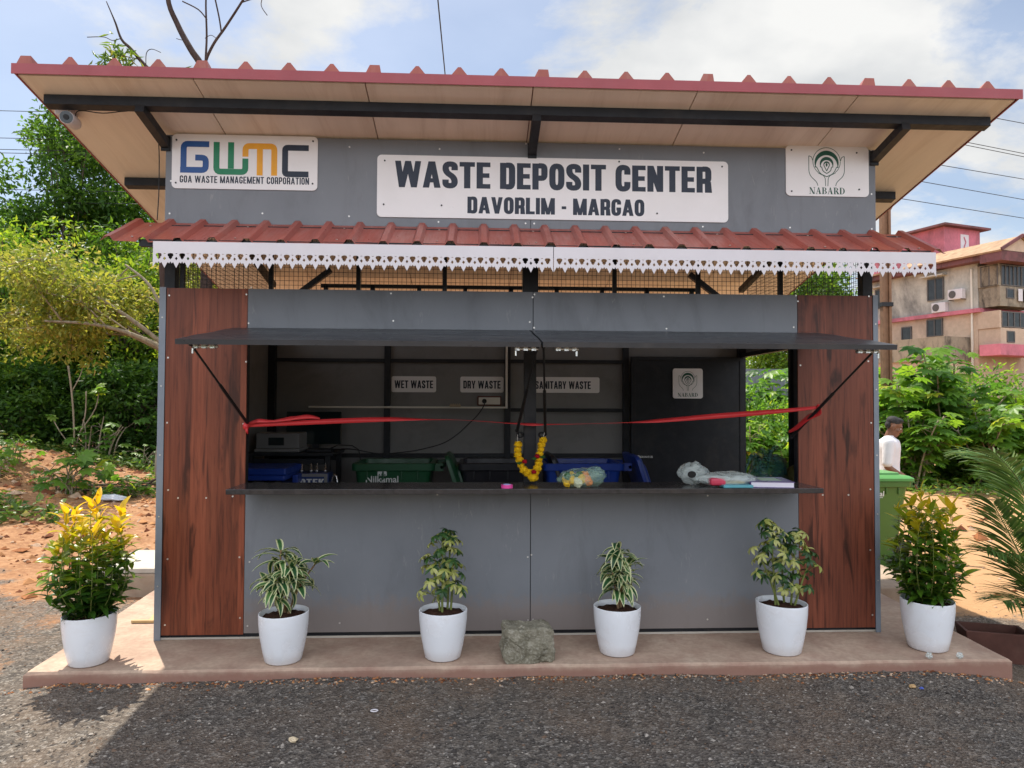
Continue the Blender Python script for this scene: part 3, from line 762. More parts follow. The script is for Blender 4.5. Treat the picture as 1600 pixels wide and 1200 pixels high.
# bank emblem signs
M['egreen'] = pm('emblem_green', (0.006, 0.075, 0.045), .4, .08, 8)
def emblem(P, cx, cz, s, y):
    """hands holding a seedling; s = metres per emblem unit (emblem ~ 2.3 wide)"""
    mb = MB()
    def arc(cx_, cz_, r, a0, a1, t, l=0, n=28, taper=None):
        pts = [Vector((cx_+r*cos(a0+(a1-a0)*k/n), cz_+r*sin(a0+(a1-a0)*k/n))) for k in range(n+1)]
        for i in range(n):
            f0 = t*(taper(i/n) if taper else 1); f1 = t*(taper((i+1)/n) if taper else 1)
            a = a0+(a1-a0)*i/n; b = a0+(a1-a0)*(i+1)/n
            q = [(r, a), (r, b), (r-f1, b), (r-f0, a)]
            mb.add([(cx+s*(cx_+rr*cos(aa)), y-.0001*l, cz+s*(cz_+rr*sin(aa))) for rr, aa in q], [(0, 1, 2, 3)])
    def path(pts, t, r=.12, l=0):
        pp = rounded([Vector(p) for p in pts], r, False, 6)
        for q in sweep(pp, t): mb.add([(cx+s*p.x, y-.0001*l, cz+s*p.y) for p in q], [(0, 1, 2, 3)])
    sh = lambda u: max(.04, sin(pi*u))**.8
    arc(0, 0.22, .88, rad(-52), rad(232), .035)                     # outer line
    arc(0, 0.14, .76, rad(-25), rad(205), .28, 1, taper=sh)         # crescent
    arc(0, 0.08, .43, rad(-30), rad(210), .20, 1, taper=sh)
    arc(0, 0.04, .20, rad(-40), rad(220), .10, 1, taper=sh)
    path([(-.55, -.48), (-.1, -.70), (-.07, -1.30)], .04, .2, 2); path([(.55, -.48), (.1, -.70), (.07, -1.30)], .04, .2, 2)
    # petals around the seed
    for sx in (-1, 1):
        path([(sx*.75, -.12), (sx*.62, -.1), (sx*.45, -.52), (0, -.72)], .05, .25, 3)
        path([(sx*.42, -.10), (sx*.30, -.12), (sx*.26, -.36), (0, -.52)], .05, .2, 3)
        path([(sx*.17, -.02), (0, -.36)], .05, 0, 3)
        path([(sx*1.12, .56), (sx*1.12, -.62), (sx*.62, -1.05), (sx*.56, -1.28)], .04, .35, 3)
        path([(sx*1.12, .56), (sx*.94, .50), (sx*.88, .28)], .04, .1, 4)
    mb.add([(cx, y, cz-.12*s), (cx+.07*s, y, cz+.02*s), (cx, y, cz+.18*s), (cx-.07*s, y, cz+.02*s)], [(0, 1, 2, 3)])
    P(mb, 'emblem', M['egreen'])
t, P = sign('emblem_signboard', 'white NABARD board with green hands emblem at the upper wall\'s right end', 1.776, 2.360, 2.979, 3.329,
            screws=[(1.815, 3.295), (2.275, 3.285), (1.815, 3.01), (2.29, 3.03)])
emblem(P, 2.062, 3.195, .112, yl)
mb = MB(); text_mesh(mb, 'NABARD', 0, 2.994, .046, .1, yl, track=.05, width=.252, center=2.065, serif=True); P(mb, 'lettering', M['egreen'])
yd = 2.318
t, P = sign('emblem_plate', 'small square NABARD plate on the black door inside the kiosk', 1.631, 1.937, 1.600, 1.902, yf=yd-.003, r=.025)
emblem(P, 1.784, 1.785, .082, yd-.0036)
mb = MB(); text_mesh(mb, 'NABARD', 0, 1.618, .038, .1, yd-.0036, track=.05, width=.205, center=1.784, serif=True); P(mb, 'lettering', M['egreen'])
yw = D_-.012-.008
for lab, txt, x0, x1, tw in (('white plate reading WET WASTE on the kiosk\'s back wall', 'WET WASTE', -1.196, -.750, .385), ('white plate reading DRY WASTE above the wall socket', 'DRY WASTE', -.508, -.071, .375), ('white plate reading SANITARY WASTE, half behind the centre post', 'SANITARY WASTE', .20, .905, .565)):
    t, P = sign('waste_sign', lab, x0, x1, 1.652, 1.812, yf=yw, r=.02)
    mb = MB(); text_mesh(mb, txt, 0, 1.692, .078, .19, yw-.0006, track=.075, width=tw, center=(x0+x1)/2+(.0 if 'SAN' not in txt else -.02), wsp=.2); P(mb, 'lettering', M['navy'])
# ---------------------------------------------------------------- wheelie bins
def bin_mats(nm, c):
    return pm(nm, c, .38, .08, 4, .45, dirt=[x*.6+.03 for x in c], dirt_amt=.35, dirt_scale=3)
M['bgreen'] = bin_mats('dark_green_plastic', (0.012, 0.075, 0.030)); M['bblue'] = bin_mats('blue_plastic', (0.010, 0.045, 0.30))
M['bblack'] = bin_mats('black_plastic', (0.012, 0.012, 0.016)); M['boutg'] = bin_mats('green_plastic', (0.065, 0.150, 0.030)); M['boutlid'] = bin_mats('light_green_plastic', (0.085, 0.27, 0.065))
M['decal'] = pm('pale_print', (0.66, 0.68, 0.66), .5, .05, 20); M['tyre'] = pm('rubber', (0.015, 0.015, 0.016), .7, .2, 20)

def text_part(txt, size, mat, parent, loc, rot=(pi/2, 0, 0), bold=.0, name='lettering', sx=1.0):
    cu = bpy.data.curves.new('t', 'FONT'); cu.body = txt; cu.size = size; cu.align_x = 'CENTER'; cu.offset = bold; cu.extrude = 0
    tmp = bpy.data.objects.new('tmp', cu); COL.objects.link(tmp)
    dg = bpy.context.evaluated_depsgraph_get(); dg.update()
    me = bpy.data.meshes.new_from_object(tmp.evaluated_get(dg)); bpy.data.objects.remove(tmp)
    me.transform(Matrix.Diagonal((sx, 1, 1, 1))); me.materials.clear(); me.materials.append(mat)
    o = bpy.data.objects.new(name, me); COL.objects.link(o); o.parent = parent; o.location = loc; o.rotation_euler = rot
    return o

def rrect2(hx, hy, r, n=4):
    return rrect(-hx, hx, -hy, hy, r, n)

def wheelie(name, label, mat, loc, rz=0, lid='open', lidmat=None, group=None, logo=True):
    """long side along local X (hinge at +X), printed side facing -Y"""
    t = thing(name, label, 'bin', loc, rz, group)
    mb = MB()
    lv = [(0.02, .24, .20), (.10, .25, .21), (.60, .295, .245), (.90, .325, .268), (.935, .332, .274), (.94, .36, .295), (1.00, .362, .297), (1.005, .345, .28)]
    rings = []
    for z, hx, hy in lv: rings.append([(x + (.035 if True else 0)*(z), y, z) for x, y in rrect2(hx, hy, .05)])
    n = len(rings[0]); inner = [[(x*.93+.0, y*.93, z) for x, y, z in r] for r in (rings[-1], rings[2], rings[0])]
    inner = [[(p[0], p[1], max(.05, p[2])) for p in r] for r in inner]
    allr = rings + inner; vs = [v for r in allr for v in r]; fs = []
    for i in range(len(allr)-1):
        for k in range(n): fs.append((i*n+k, i*n+(k+1) % n, (i+1)*n+(k+1) % n, (i+1)*n+k))
    fs.append(tuple(range(n-1, -1, -1))); fs.append(tuple((len(allr)-1)*n+k for k in range(n)))
    mb.add(vs, fs)
    for s in (-1, 1):   # rim ribs and hinge lugs
        for x in (-.22, -.08, .08, .22): mb.box(x+.02, x+.035, s*.272-.012, s*.272+.012, .86, .935)
        mb.box(.385, .47, s*.2-.02, s*.2+.02, .93, 1.0)
    mb.build('body', mat, t, smooth=True, bevel=.004, angle=35)
    mb = MB(); mb.tube([(.455, -.22, .965), (.455, .22, .965)], .016, 8); mb.build('handle', mat, t, smooth=True)
    lm = lidmat or mat
    # lid: shallow domed tray
    mb = MB(); hx, hy = .385, .31; prof = [(hx, hy, 0), (hx, hy, .03), (hx*.9, hy*.88, .055), (hx*.72, hy*.66, .062), (hx*.70, hy*.64, .085), (hx*.6, hy*.5, .088)]
    rr = [[(x, y, z) for x, y in rrect2(a, b, .05)] for a, b, z in prof]; n = len(rr[0])
    vs = [v for r in rr for v in r]; fs = [tuple(range(n-1, -1, -1)), tuple((len(rr)-1)*n+k for k in range(n))]
    for i in range(len(rr)-1):
        for k in range(n): fs.append((i*n+k, i*n+(k+1) % n, (i+1)*n+(k+1) % n, (i+1)*n+k))
    mb.add(vs, fs)
    lo = mb.build('lid', lm, t, smooth=True, bevel=.003, angle=35)
    if lid == 'open':
        lo.location = (.60, 0, .70); lo.rotation_euler = (0, rad(72), 0)
    else: lo.location = (.045, 0, 1.004)
    for s in (-1, 1):
        mb = MB(); mb.tube([(0, -.025, 0), (0, .025, 0)], .10, 20); mb.mi = 1; mb.tube([(0, -.028, 0), (0, .028, 0)], .05, 14)
        mb.build('wheel', [M['tyre'], mat], t, loc=(.27, s*.245, .10), bevel=.008)
    if logo:
        text_part('Nilkamal', .082, M['decal'], t, (-.06, -.2725, .838), (rad(90+5.2), 0, 0), .0012, 'printed_name')
        mb = MB(); d = 0.0
        mb.prism(rrect(-.04, .04, .895, .934, .008), lambda a, b, q: (a-.06, -.2765+q-(b-.915)*.085, b), 0, .0008)
        mb.mi = 1
        for k in range(-1, 2): mb.prism([(k*.024-.010, .898), (k*.024+.010, .898), (k*.024, .915+.008*(k == 0))], lambda a, b, q: (a-.06, -.2775+q-(b-.915)*.085, b), 0, .0008)
        mb.mi = 0; mb.box(-.19, .07, -.2712, -.2704, .820, .825)
        mb.build('printed_badge', [M['decal'], mat], t)
    return t
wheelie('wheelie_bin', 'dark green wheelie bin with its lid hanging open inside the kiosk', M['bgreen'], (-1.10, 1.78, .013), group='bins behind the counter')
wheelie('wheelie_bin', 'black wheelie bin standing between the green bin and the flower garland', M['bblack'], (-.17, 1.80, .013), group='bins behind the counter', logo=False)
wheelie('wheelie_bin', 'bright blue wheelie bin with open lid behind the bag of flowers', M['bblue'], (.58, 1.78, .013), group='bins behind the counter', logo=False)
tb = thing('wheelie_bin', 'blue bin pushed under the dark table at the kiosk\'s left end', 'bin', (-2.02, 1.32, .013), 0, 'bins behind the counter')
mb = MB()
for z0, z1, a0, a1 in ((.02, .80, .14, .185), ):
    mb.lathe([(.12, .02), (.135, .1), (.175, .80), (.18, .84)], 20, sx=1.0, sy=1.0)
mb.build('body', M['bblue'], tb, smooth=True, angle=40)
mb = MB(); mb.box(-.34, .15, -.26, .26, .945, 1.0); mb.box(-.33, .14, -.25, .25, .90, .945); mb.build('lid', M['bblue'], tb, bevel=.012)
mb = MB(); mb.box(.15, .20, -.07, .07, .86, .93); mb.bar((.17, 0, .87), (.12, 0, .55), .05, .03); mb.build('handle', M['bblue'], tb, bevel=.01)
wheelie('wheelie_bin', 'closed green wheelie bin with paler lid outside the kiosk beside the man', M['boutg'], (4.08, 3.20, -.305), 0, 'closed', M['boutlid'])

# ---------------------------------------------------------------- table with equipment
M['pgrey'] = pm('printer_grey', (0.20, 0.20, 0.20), .5, .05, 8); M['dkblue'] = pm('battery_blue', (0.02, 0.045, 0.16), .4, .1, 8)
M['glassy'] = pm('dark_gloss_screen', (0.012, 0.022, 0.024), .08, .1, 8, .6, rvar=.03)
t = thing('table', 'narrow black steel table in the dark left corner of the kiosk', 'table', (-2.0, 1.95, .012))
mb = MB(); mb.box(-.38, .38, -.28, .28, 1.055, 1.085); mb.build('table_top', M['black'], t, bevel=.003)
for x in (-.35, .33):
    for y in (-.25, .25):
        mb = MB(); mb.box(x-.022, x+.022, y-.022, y+.022, 0, 1.054); mb.build('leg', M['black'], t, bevel=.002)
for ya_ in (-.262, .238): mb = MB(); mb.box(-.32, .30, ya_, ya_+.024, .98, 1.03); mb.build('apron', M['black'], t)
t = thing('printer', 'pale grey printer box on the black table behind the red ribbon', 'printer', (-2.13, 1.87, 1.098))
mb = MB(); mb.box(-.20, .20, -.14, .20, .0, .03); mb.box(-.19, .19, -.12, .19, .03, .17); mb.build('body', M['pgrey'], t, bevel=.008)
mb = MB(); mb.box(-.08, .06, -.128, -.121, .06, .13); mb.build('display', M['glassy'], t, bevel=.003)
t = thing('monitor', 'dark glossy screen panel standing on the black table', 'monitor', (-1.86, 2.06, 1.098))
mb = MB(); mb.box(-.27, .24, -.015, .015, .055, .36); mb.build('screen', M['glassy'], t, bevel=.004)
mb = MB(); mb.box(-.03, .03, -.01, .02, .0, .055); mb.box(-.10, .10, -.08, .08, 0, .012); mb.build('stand', M['black'], t, bevel=.003)
t = tag(MB().box(-.11, .11, -.07, .07, 0, .03).build('power_adapter', M['black'], None, bevel=.008), 'flat black adapter box on the black table\'s right side', 'adapter'); t.location = (-1.75, 1.76, 1.098)
mb = MB(); mb.tube([(-1.68, 1.78, 1.12), (-1.60, 1.80, 1.16), (-1.48, 1.85, 1.15), (-1.43, 1.9, 1.11), (-1.40, 1.95, .9), (-1.38, 2.0, .5)], .005, 6)
tag(mb.build('adapter_cable', M['wire'], None, smooth=True), 'thin black cable looping off the black table', 'cable')
t = thing('battery', 'dark blue inverter battery lettered OTEK in front of the black table', 'battery', (-1.80, 1.50, .013))
mb = MB(); mb.box(-.20, .20, -.10, .10, .0, .93); mb.build('case', M['dkblue'], t, bevel=.012)
mb = MB(); mb.box(-.19, .19, -.104, -.101, .90, .925); mb.box(.165, .19, -.104, -.101, .30, .90); mb.build('pale_border', M['pgrey'], t)
for x in (-.05, .03, .08, .15):
    m2 = MB(); m2.lathe([(.013, .93), (.013, .945), (.006, .95), (.006, 1.0), (0.0, 1.005)], 10, (x, 0, 0)); m2.build('terminal', M['steel'], t, smooth=True)
mb = MB(); text_mesh(mb, 'OTEK', 0, .823, .058, .2, -.1045, width=.20, center=.062); mb.build('lettering', M['decal'], t)
mb = MB(); mb.tube([(-1.58, 1.44, .55), (-1.58, 1.42, .85), (-1.565, 1.41, .915), (-1.55, 1.41, .925), (-1.535, 1.41, .915), (-1.525, 1.41, .85), (-1.52, 1.43, .55)], .008, 8)
tag(mb.build('padlock_shackle', M['steel'], None, smooth=True), 'bright steel U-shaped hook beside the battery', 'hook')

# ---------------------------------------------------------------- wiring on the back wall
yb = D_-.013
mb = MB(); mb.box(-2.0, -.055, yb-.075, yb-.055, 1.492, 1.51); mb.box(-.055, -.033, yb-.075, yb-.055, 1.492, 2.25)
mb.box(-1.9, -1.88, yb-.055, yb-.001, 1.494, 1.508); mb.box(-.5, -.48, yb-.055, yb-.001, 1.494, 1.508)
tag(mb.build('conduit', M['pvc'], None, bevel=.002), 'white plastic cable trunking running along and up the kiosk\'s back wall', 'conduit')
t = thing('socket_board', 'brown framed white switch and socket board under the DRY WASTE plate', 'socket', (-.21, yb-.03, 1.52))
mb = MB(); mb.box(-.125, .115, -.02, .029, 0, .095); mb.build('frame', pm('brown_wood_frame', (.13, .04, .025), .5), t, bevel=.003)
mb = MB(); mb.box(-.112, .103, -.026, -.0205, .012, .083); mb.build('plate', M['pvc'], t, bevel=.002)
mb = MB(); mb.tube([(-.055, -.027, .045), (-.055, -.06, .045)], .024, 10); mb.build('plug', M['wire'], t)
for k in range(4):
    mb = MB(); mb.box(-.015+k*.028, .005+k*.028, -.031, -.0265, .03, .066); mb.build('switch', M['pvc'], t, bevel=.002)
mb = MB(); mb.box(-.61, -.50, yb-.10, yb-.076, 1.505, 1.53)
for k in range(5): mb.box(-.60+k*.021, -.59+k*.021, yb-.105, yb-.1005, 1.505, 1.54)
tag(mb.build('cable_clip', pm('beige_terminal', (.35, .28, .18), .5), None), 'small beige terminal strip on the white trunking', 'terminal strip')
mb = MB(); pts = [(-.265, 2.34, 1.56), (-.27, 2.31, 1.52), (-.33, 2.24, 1.43), (-.42, 2.18, 1.34), (-.53, 2.12, 1.24), (-.66, 2.08, 1.16), (-.84, 2.03, 1.11), (-1.0, 1.98, 1.085), (-1.25, 1.95, 1.07), (-1.48, 1.93, 1.11), (-1.60, 1.93, 1.115)]
def smooth_pts(pts, n=6):
    P = [Vector(p) for p in pts]; out = []
    for i in range(len(P)-1):
        p0, p1, p2, p3 = P[max(0, i-1)], P[i], P[i+1], P[min(len(P)-1, i+2)]
        for k in range(n):
            s = k/n; out.append(.5*((2*p1)+(-p0+p2)*s+(2*p0-5*p1+4*p2-p3)*s*s+(-p0+3*p1-3*p2+p3)*s**3))
    out.append(P[-1]); return out
mb.tube(smooth_pts(pts), .0055, 6)
tag(mb.build('extension_cord', M['wire'], None, smooth=True), 'black power cord drooping from the socket board to the table', 'cord')

# ---------------------------------------------------------------- ribbon
def ribbon_mesh(pts, widths, angs, name, label):
    P = smooth_pts(pts, 8); n = len(P); mb = MB(); vs = []
    for i, p in enumerate(P):
        s = i/(n-1)*(len(pts)-1); k = min(int(s), len(pts)-2); f = s-k
        w = widths[k]*(1-f)+widths[k+1]*f; a = angs[k]*(1-f)+angs[k+1]*f
        o = Vector((0, sin(a), cos(a)))*w/2; nn = Vector((0, -cos(a), sin(a)))*.0006
        vs += [p+o+nn, p-o+nn, p+o-nn, p-o-nn]
    fs = []
    for i in range(n-1):
        a = i*4; b = a+4; fs += [(a, a+1, b+1, b), (a+2, b+2, b+3, a+3), (a, b, b+2, a+2), (a+1, a+3, b+3, b+1)]
    mb.add(vs, fs); return mb
mb = ribbon_mesh([(-1.838, -.03, 1.395), (-1.70, -.04, 1.402), (-1.44, -.045, 1.416), (-1.1, -.045, 1.432), (-.87, -.045, 1.438), (-.66, -.045, 1.437), (-.44, -.045, 1.434), (-.17, -.05, 1.418), (.03, -.05, 1.406), (.16, -.06, 1.408), (.42, -.07, 1.413), (.62, -.09, 1.421), (.85, -.12, 1.434), (1.20, -.18, 1.466), (1.5, -.24, 1.492), (1.70, -.28, 1.512), (1.845, -.305, 1.528)],
                 [.022, .026, .032, .034, .030, .018, .010, .013, .021, .014, .007, .011, .027, .034, .032, .025, .018], [.0, .1, .15, .2, .5, 1.2, 1.5, 1.2, .5, 1.1, 1.52, 1.3, .6, .2, .15, .3, .4], 'ribbon', '')
rb = thing('ribbon', 'red satin ribbon tied across the serving opening from jamb to prop rod', 'ribbon', (0, 0, 0))
mb.build('band', M['red_rib'], rb, smooth=True)
mb = MB(); mb.blob((-1.838, -.035, 1.39), (.022, .02, .026), 8, 6, .15, 3); mb.tube([(-1.835, -.04, 1.385), (-1.83, -.045, 1.355), (-1.825, -.04, 1.34)], [.012, .009, .004], 6)
for s in range(2):
    pts = [(-1.83, -.04, 1.40), (-1.76, -.055, 1.425), (-1.66, -.06, 1.425), (-1.55+.1*s, -.055, 1.44+.012*s), (-1.48+.12*s, -.05, 1.452-.01*s)]
    r2 = ribbon_mesh(pts, [.02, .03, .02, .03, .01], [.2, .5, .9, .3, .6], '', ''); mb.add(r2.v, r2.f)
mb.build('knot', M['red_rib'], rb, smooth=True)
mb = ribbon_mesh([(1.85, -.31, 1.54), (1.855, -.315, 1.50), (1.82, -.22, 1.46), (1.79, -.12, 1.395), (1.765, -.05, 1.36)], [.02, .035, .04, .035, .012], [.3, .4, .5, .3, .2], '', '')
mb.blob((1.85, -.30, 1.528), (.018, .018, .02), 8, 6, .15, 5)
mb.build('tail', M['red_rib'], rb, smooth=True)

# ---------------------------------------------------------------- garland
gl = thing('garland', 'yellow marigold garland with red roses hanging from the centre prop rods', 'garland', (.03, -.06, 1.04))
def flower(c, r, mat, nm, seed):
    rr = random.Random(seed); mb = MB()
    mb.blob(c, (r*.86, r*.86, r*.72), 10, 7, .10, seed)
    for k in range(30):
        u = rr.uniform(-.85, .85); a = rr.uniform(0, 2*pi); q = math.sqrt(1-u*u)
        d = Vector((q*cos(a), q*sin(a), u*.85)); p = Vector(c)+d*r*.78; tn = d.orthogonal().normalized(); bt = d.cross(tn)
        w = r*.34; tip = p+d*r*.26
        mb.add([p-tn*w, tip-bt*w*.8, p+tn*w, tip+bt*w*.8, p+d*r*.12], [(0, 1, 4), (1, 2, 4), (2, 3, 4), (3, 0, 4)])
    return mb.build(nm, mat, gl, smooth=False)
ox, oz = .03, 1.04
lft = smooth_pts([(-.066, 0, 1.275), (-.060, 0, 1.20), (-.035, 0, 1.12), (-.005, 0, 1.085)], 8)
rgt = smooth_pts([(.10, 0, 1.305), (.085, 0, 1.22), (.065, 0, 1.13), (.035, -.01, 1.06)], 8)
sd = 1
for strand in (lft, rgt):
    L = [0]
    for i in range(1, len(strand)): L.append(L[-1]+(strand[i]-strand[i-1]).length)
    n = int(L[-1]/.031)
    for k in range(n+1):
        d = L[-1]*k/n; i = max(j for j in range(len(L)) if L[j] <= d+1e-9); i = min(i, len(strand)-2)
        p = strand[i].lerp(strand[i+1], (d-L[i])/max(1e-6, L[i+1]-L[i]))
        sd += 1
        flower((p.x-ox+RND.uniform(-.004, .004), p.y, p.z-oz), .027*RND.uniform(.92, 1.1), M['marigold'], 'marigold', sd)
for p, r in (((.032, -.012, 1.055), .026),):
    pass
flower((.035-ox, -.015, 1.058-oz), .036, M['marigold'], 'marigold', 90); flower((.02-ox, -.005, 1.09-oz), .03, M['marigold'], 'marigold', 91)
for p in ((-.022, -.03, 1.165), (.062, -.035, 1.20), (.038, -.042, 1.098)):
    flower((p[0]-ox, p[1], p[2]-oz), .018, M['rose'], 'rose', int(p[2]*1000))
for p in ((-.055, -.03, 1.155), (.095, -.03, 1.195), (.045, -.035, 1.185)):
    mb = MB(); x, y, z = p[0]-ox, p[1], p[2]-oz; mb.add([(x-.025, y, z), (x, y-.012, z+.009), (x+.022, y, z+.004), (x, y-.008, z-.011)], [(0, 1, 2, 3)]); mb.build('leaf', M['gleaf'], gl)
for a_, b_ in (((-.066-ox, 0, 1.29-oz), (-.068-ox, .01, 1.34-oz)), ((.105-ox, 0, 1.32-oz), (.115-ox, .01, 1.37-oz))): mb = MB(); mb.tube([a_, b_], .0012, 4); mb.build('string', M['pvc'], gl)
for nm, cx in (('', -.05), ('', .095)):
    mb = MB()
    for k in range(3):
        mb.tube([(cx+.018*cos(a)+.004*k, -.004+.012*k, 1.335+.016*sin(a)) for a in np.linspace(0, 2*pi, 13)], .0055, 5)
    mb.build('rubber_loop', M['wire'], kiosk, smooth=True)

# ---------------------------------------------------------------- things on the counter
ZC = 1.0190
t = thing('tape_roll', 'small pink and lilac roll of tape lying on the black counter', 'tape roll', (-.146, -.31, ZC))
mb = MB(); mb.lathe([(.024, 0), (.037, 0), (.037, .02), (.024, .02), (.024, 0)], 24); mb.build('tape', pm('pink_tape', (.75, .07, .33), .35), t, smooth=True, angle=40)
mb = MB(); mb.lathe([(.020, .001), (.0238, .001), (.0238, .023), (.020, .023), (.020, .001)], 20); mb.build('core', pm('lilac_core', (.45, .45, .75), .4), t)
m, tt, b = newmat('thin_bag_film'); 
def film(name, c, alpha, bmp=.6):
    m, tt, b = newmat(name); b.inputs['Base Color'].default_value = (*c, 1); b.inputs['Roughness'].default_value = .22; setspec(b, .6)
    co = objco(tt); n = nz(tt, 11, 3, .5, objco(tt, (1, 1, 2.2)), 1.6); bump(tt, b, n.outputs['Fac'], bmp*.8, .02)
    r = ramp(tt, n.outputs['Fac'], [(.3, max(0, alpha-.18)), (.7, min(1, alpha+.18))]); tt.links.new(r.outputs[0], b.inputs['Alpha']); return m
M['film'] = film('pale_green_film', (.40, .60, .48), .26); M['filmw'] = film('milky_film', (.66, .74, .72), .42); M['filmb'] = film('teal_film', (.06, .24, .24), .50)
def crumple(c, r, seed, n=28, m_=18, amt=.22, floor=None):
    vs = []; fs = []
    for i in range(m_+1):
        th = pi*i/m_
        for k in range(n):
            ph = 2*pi*k/n; d = Vector((sin(th)*cos(ph), sin(th)*sin(ph), cos(th)))
            q = 1+amt*mnoise.noise(d*2.1+Vector((seed, 0, 0)))+amt*.6*mnoise.noise(d*5.3+Vector((0, seed, 0)))
            z = c[2]+r[2]*d.z*q
            if floor is not None: z = max(floor, z)
            vs.append((c[0]+r[0]*d.x*q, c[1]+r[1]*d.y*q, z))
    for i in range(m_):
        for k in range(n): fs.append((i*n+k, (i+1)*n+k, (i+1)*n+(k+1) % n, i*n+(k+1) % n))
    return vs, fs
t = thing('flower_bag', 'pale green translucent bag of yellow and orange flowers on the counter', 'bag', (.32, -.27, ZC))
mb = MB(); mb.add(*crumple((0, 0, .055), (.145, .085, .062), 3.0, floor=.001)); mb.add(*crumple((.10, .02, .075), (.065, .05, .05), 5.0, floor=.001)); mb.build('film', M['film'], t, smooth=True)
cols = [pm('petal_yellow', (.72, .45, .02), .7), pm('petal_orange', (.75, .22, .03), .7), pm('petal_white', (.7, .7, .5), .7), M['gleaf']]
for k in range(22):
    mb = MB(); a = RND.uniform(0, 2*pi); q = RND.uniform(0, .9); mb.blob((-.02+.10*q*cos(a), .055*q*sin(a)-.015, RND.uniform(.022, .075)), RND.uniform(.018, .030), 9, 7, .25, k)
    mb.build('flower', cols[[0, 0, 1, 2, 0, 1, 3][k % 7]], t)
t = thing('plastic_bag', 'milky plastic bag with red and blue packets beside the purple book', 'bag', (1.21, -.205, ZC))
mb = MB(); mb.add(*crumple((-.13, .05, .075), (.095, .075, .072), 8.0, floor=.001)); mb.add(*crumple((.06, -.02, .045), (.20, .10, .048), 11.0, floor=.001, amt=.16)); mb.build('film', M['filmw'], t, smooth=True)
mb = MB(); mb.box(-.07, .03, -.12, -.05, .012, .06); mb.build('packet', pm('red_packet', (.55, .05, .10), .35), t, bevel=.015)
mb = MB(); mb.box(.0, .19, -.155, -.06, .002, .02); mb.build('packet', pm('teal_packet', (.10, .35, .42), .35), t, bevel=.004)
mb = MB(); mb.box(.02, .18, -.04, .03, .004, .03); mb.build('packet', pm('yellow_packet', (.6, .42, .08), .35), t, bevel=.004)
mb = MB(); mb.lathe([(.026, 0), (.028, .004), (.02, .006), (0, .006)], 14, sx=1, sy=.8)
o = mb.build('handle_hole', M['dark'], t); o.rotation_euler = (pi/2, 0, 0); o.location = (-.165, -.028, .075)
t = thing('book', 'purple covered book with white pages lying at the counter\'s right end', 'book', (1.555, -.185, ZC), rad(-8))
mb = MB(); mb.box(-.135, .135, -.15, .15, 0, .003); mb.box(-.135, .135, -.15, .15, .034, .0375); mb.box(-.1375, -.134, -.15, .15, 0, .0375); mb.mi = 1; mb.box(-.055, .075, -.08, .09, .0378, .0384)
mb.build('cover', [pm('purple_cover', (.10, .055, .22), .3, .3, 6), pm('cover_label', (.32, .45, .32), .4)], t)
mb = MB(); mb.box(-.132, .130, -.147, .146, .0032, .0338); mb.build('pages', pm('page_edges', (.72, .70, .80), .7, .1, 90, stretch=(.2, .2, 8)), t)

# bags in the doorway
def carrier(name, label, loc, mat, s, seed, handles=True):
    t = thing(name, label, 'bag', loc)
    mb = MB(); mb.add(*crumple((0, 0, .24*s), (.20*s, .15*s, .27*s), seed, amt=.3, floor=0.0)); mb.build('sack', mat, t, smooth=True)
    if handles:
        for k, (hx, hz) in enumerate(((-.13, .40), (.06, .46))):
            m2 = MB(); pts = smooth_pts([(s*(hx-.07), 0, s*.34), (s*(hx-.07), -.02, s*hz), (s*hx, -.03, s*(hz+.13)), (s*(hx+.06), -.02, s*hz), (s*(hx+.09), 0, s*.36)], 5)
            r = ribbon_mesh([tuple(p) for p in pts[::4]]+[tuple(pts[-1])], [.05*s]*(len(pts[::4])+1), [.3+.2*q for q in range(len(pts[::4])+1)], '', '')
            m2.add(r.v, r.f); m2.build('handle', mat, t, smooth=True)
    return t
st = thing('stool', 'low dark plastic stool under the bags inside the side doorway', 'stool', (2.10, 1.02, .012))
mb = MB(); mb.box(-.24, .24, -.2, .2, .60, .64); mb.build('seat', M['bblack'], st, bevel=.01)
for x in (-.2, .2):
    for y in (-.16, .16): mb = MB(); mb.bar((x, y, .6), (x*1.1, y*1.1, 0), .035); mb.build('leg', M['bblack'], st)
carrier('carrier_bag', 'teal carrier bag with raised handles in the side doorway', (2.06, 1.0, .653), M['filmb'], .95, 2.0)
carrier('carrier_bag', 'olive brown sack half hidden behind the right door jamb', (2.27, .98, .653), pm('olive_sack', (.09, .085, .02), .6), .72, 6.0, False)

# ---------------------------------------------------------------- camera under the eave
t = thing('security_camera', 'white bullet security camera under the left end of the eave', 'security camera', (-2.925, -.20, roofz(-.2)+.015))
mb = MB(); mb.box(-.05, .05, -.045, .045, -.05, 0); mb.build('base', M['white'], t, bevel=.01)
mb = MB(); mb.tube([(.03, -.02, -.05), (.045, -.05, -.075)], .016, 10); mb.build('arm', M['white'], t, smooth=True)
mb = MB(); mb.tube([(.03, .06, -.075), (.035, .03, -.078), (.06, -.10, -.092), (.061, -.105, -.0925)], [.030, .040, .042, .039], 20); mb.build('housing', M['white'], t, smooth=True, angle=50)
mb = MB(); mb.tube([(.061, -.1055, -.0925), (.063, -.112, -.0935)], .036, 20); mb.mi = 1; mb.tube([(.063, -.1123, -.0935), (.064, -.117, -.0942)], .016, 14); mb.build('lens', [M['glassy'], M['wire']], t, smooth=True, angle=40)
mb = MB(); mb.tube(smooth_pts([(-2.88, -.18, 3.325), (-2.80, -.29, 3.34), (-2.65, -.30, 3.325), (-2.52, -.30, 3.34), (-2.43, -.28, 3.345), (-2.432, -.05, 3.30), (-2.432, -.01, 3.0), (-2.44, -.01, 2.74)]), .0035, 5)
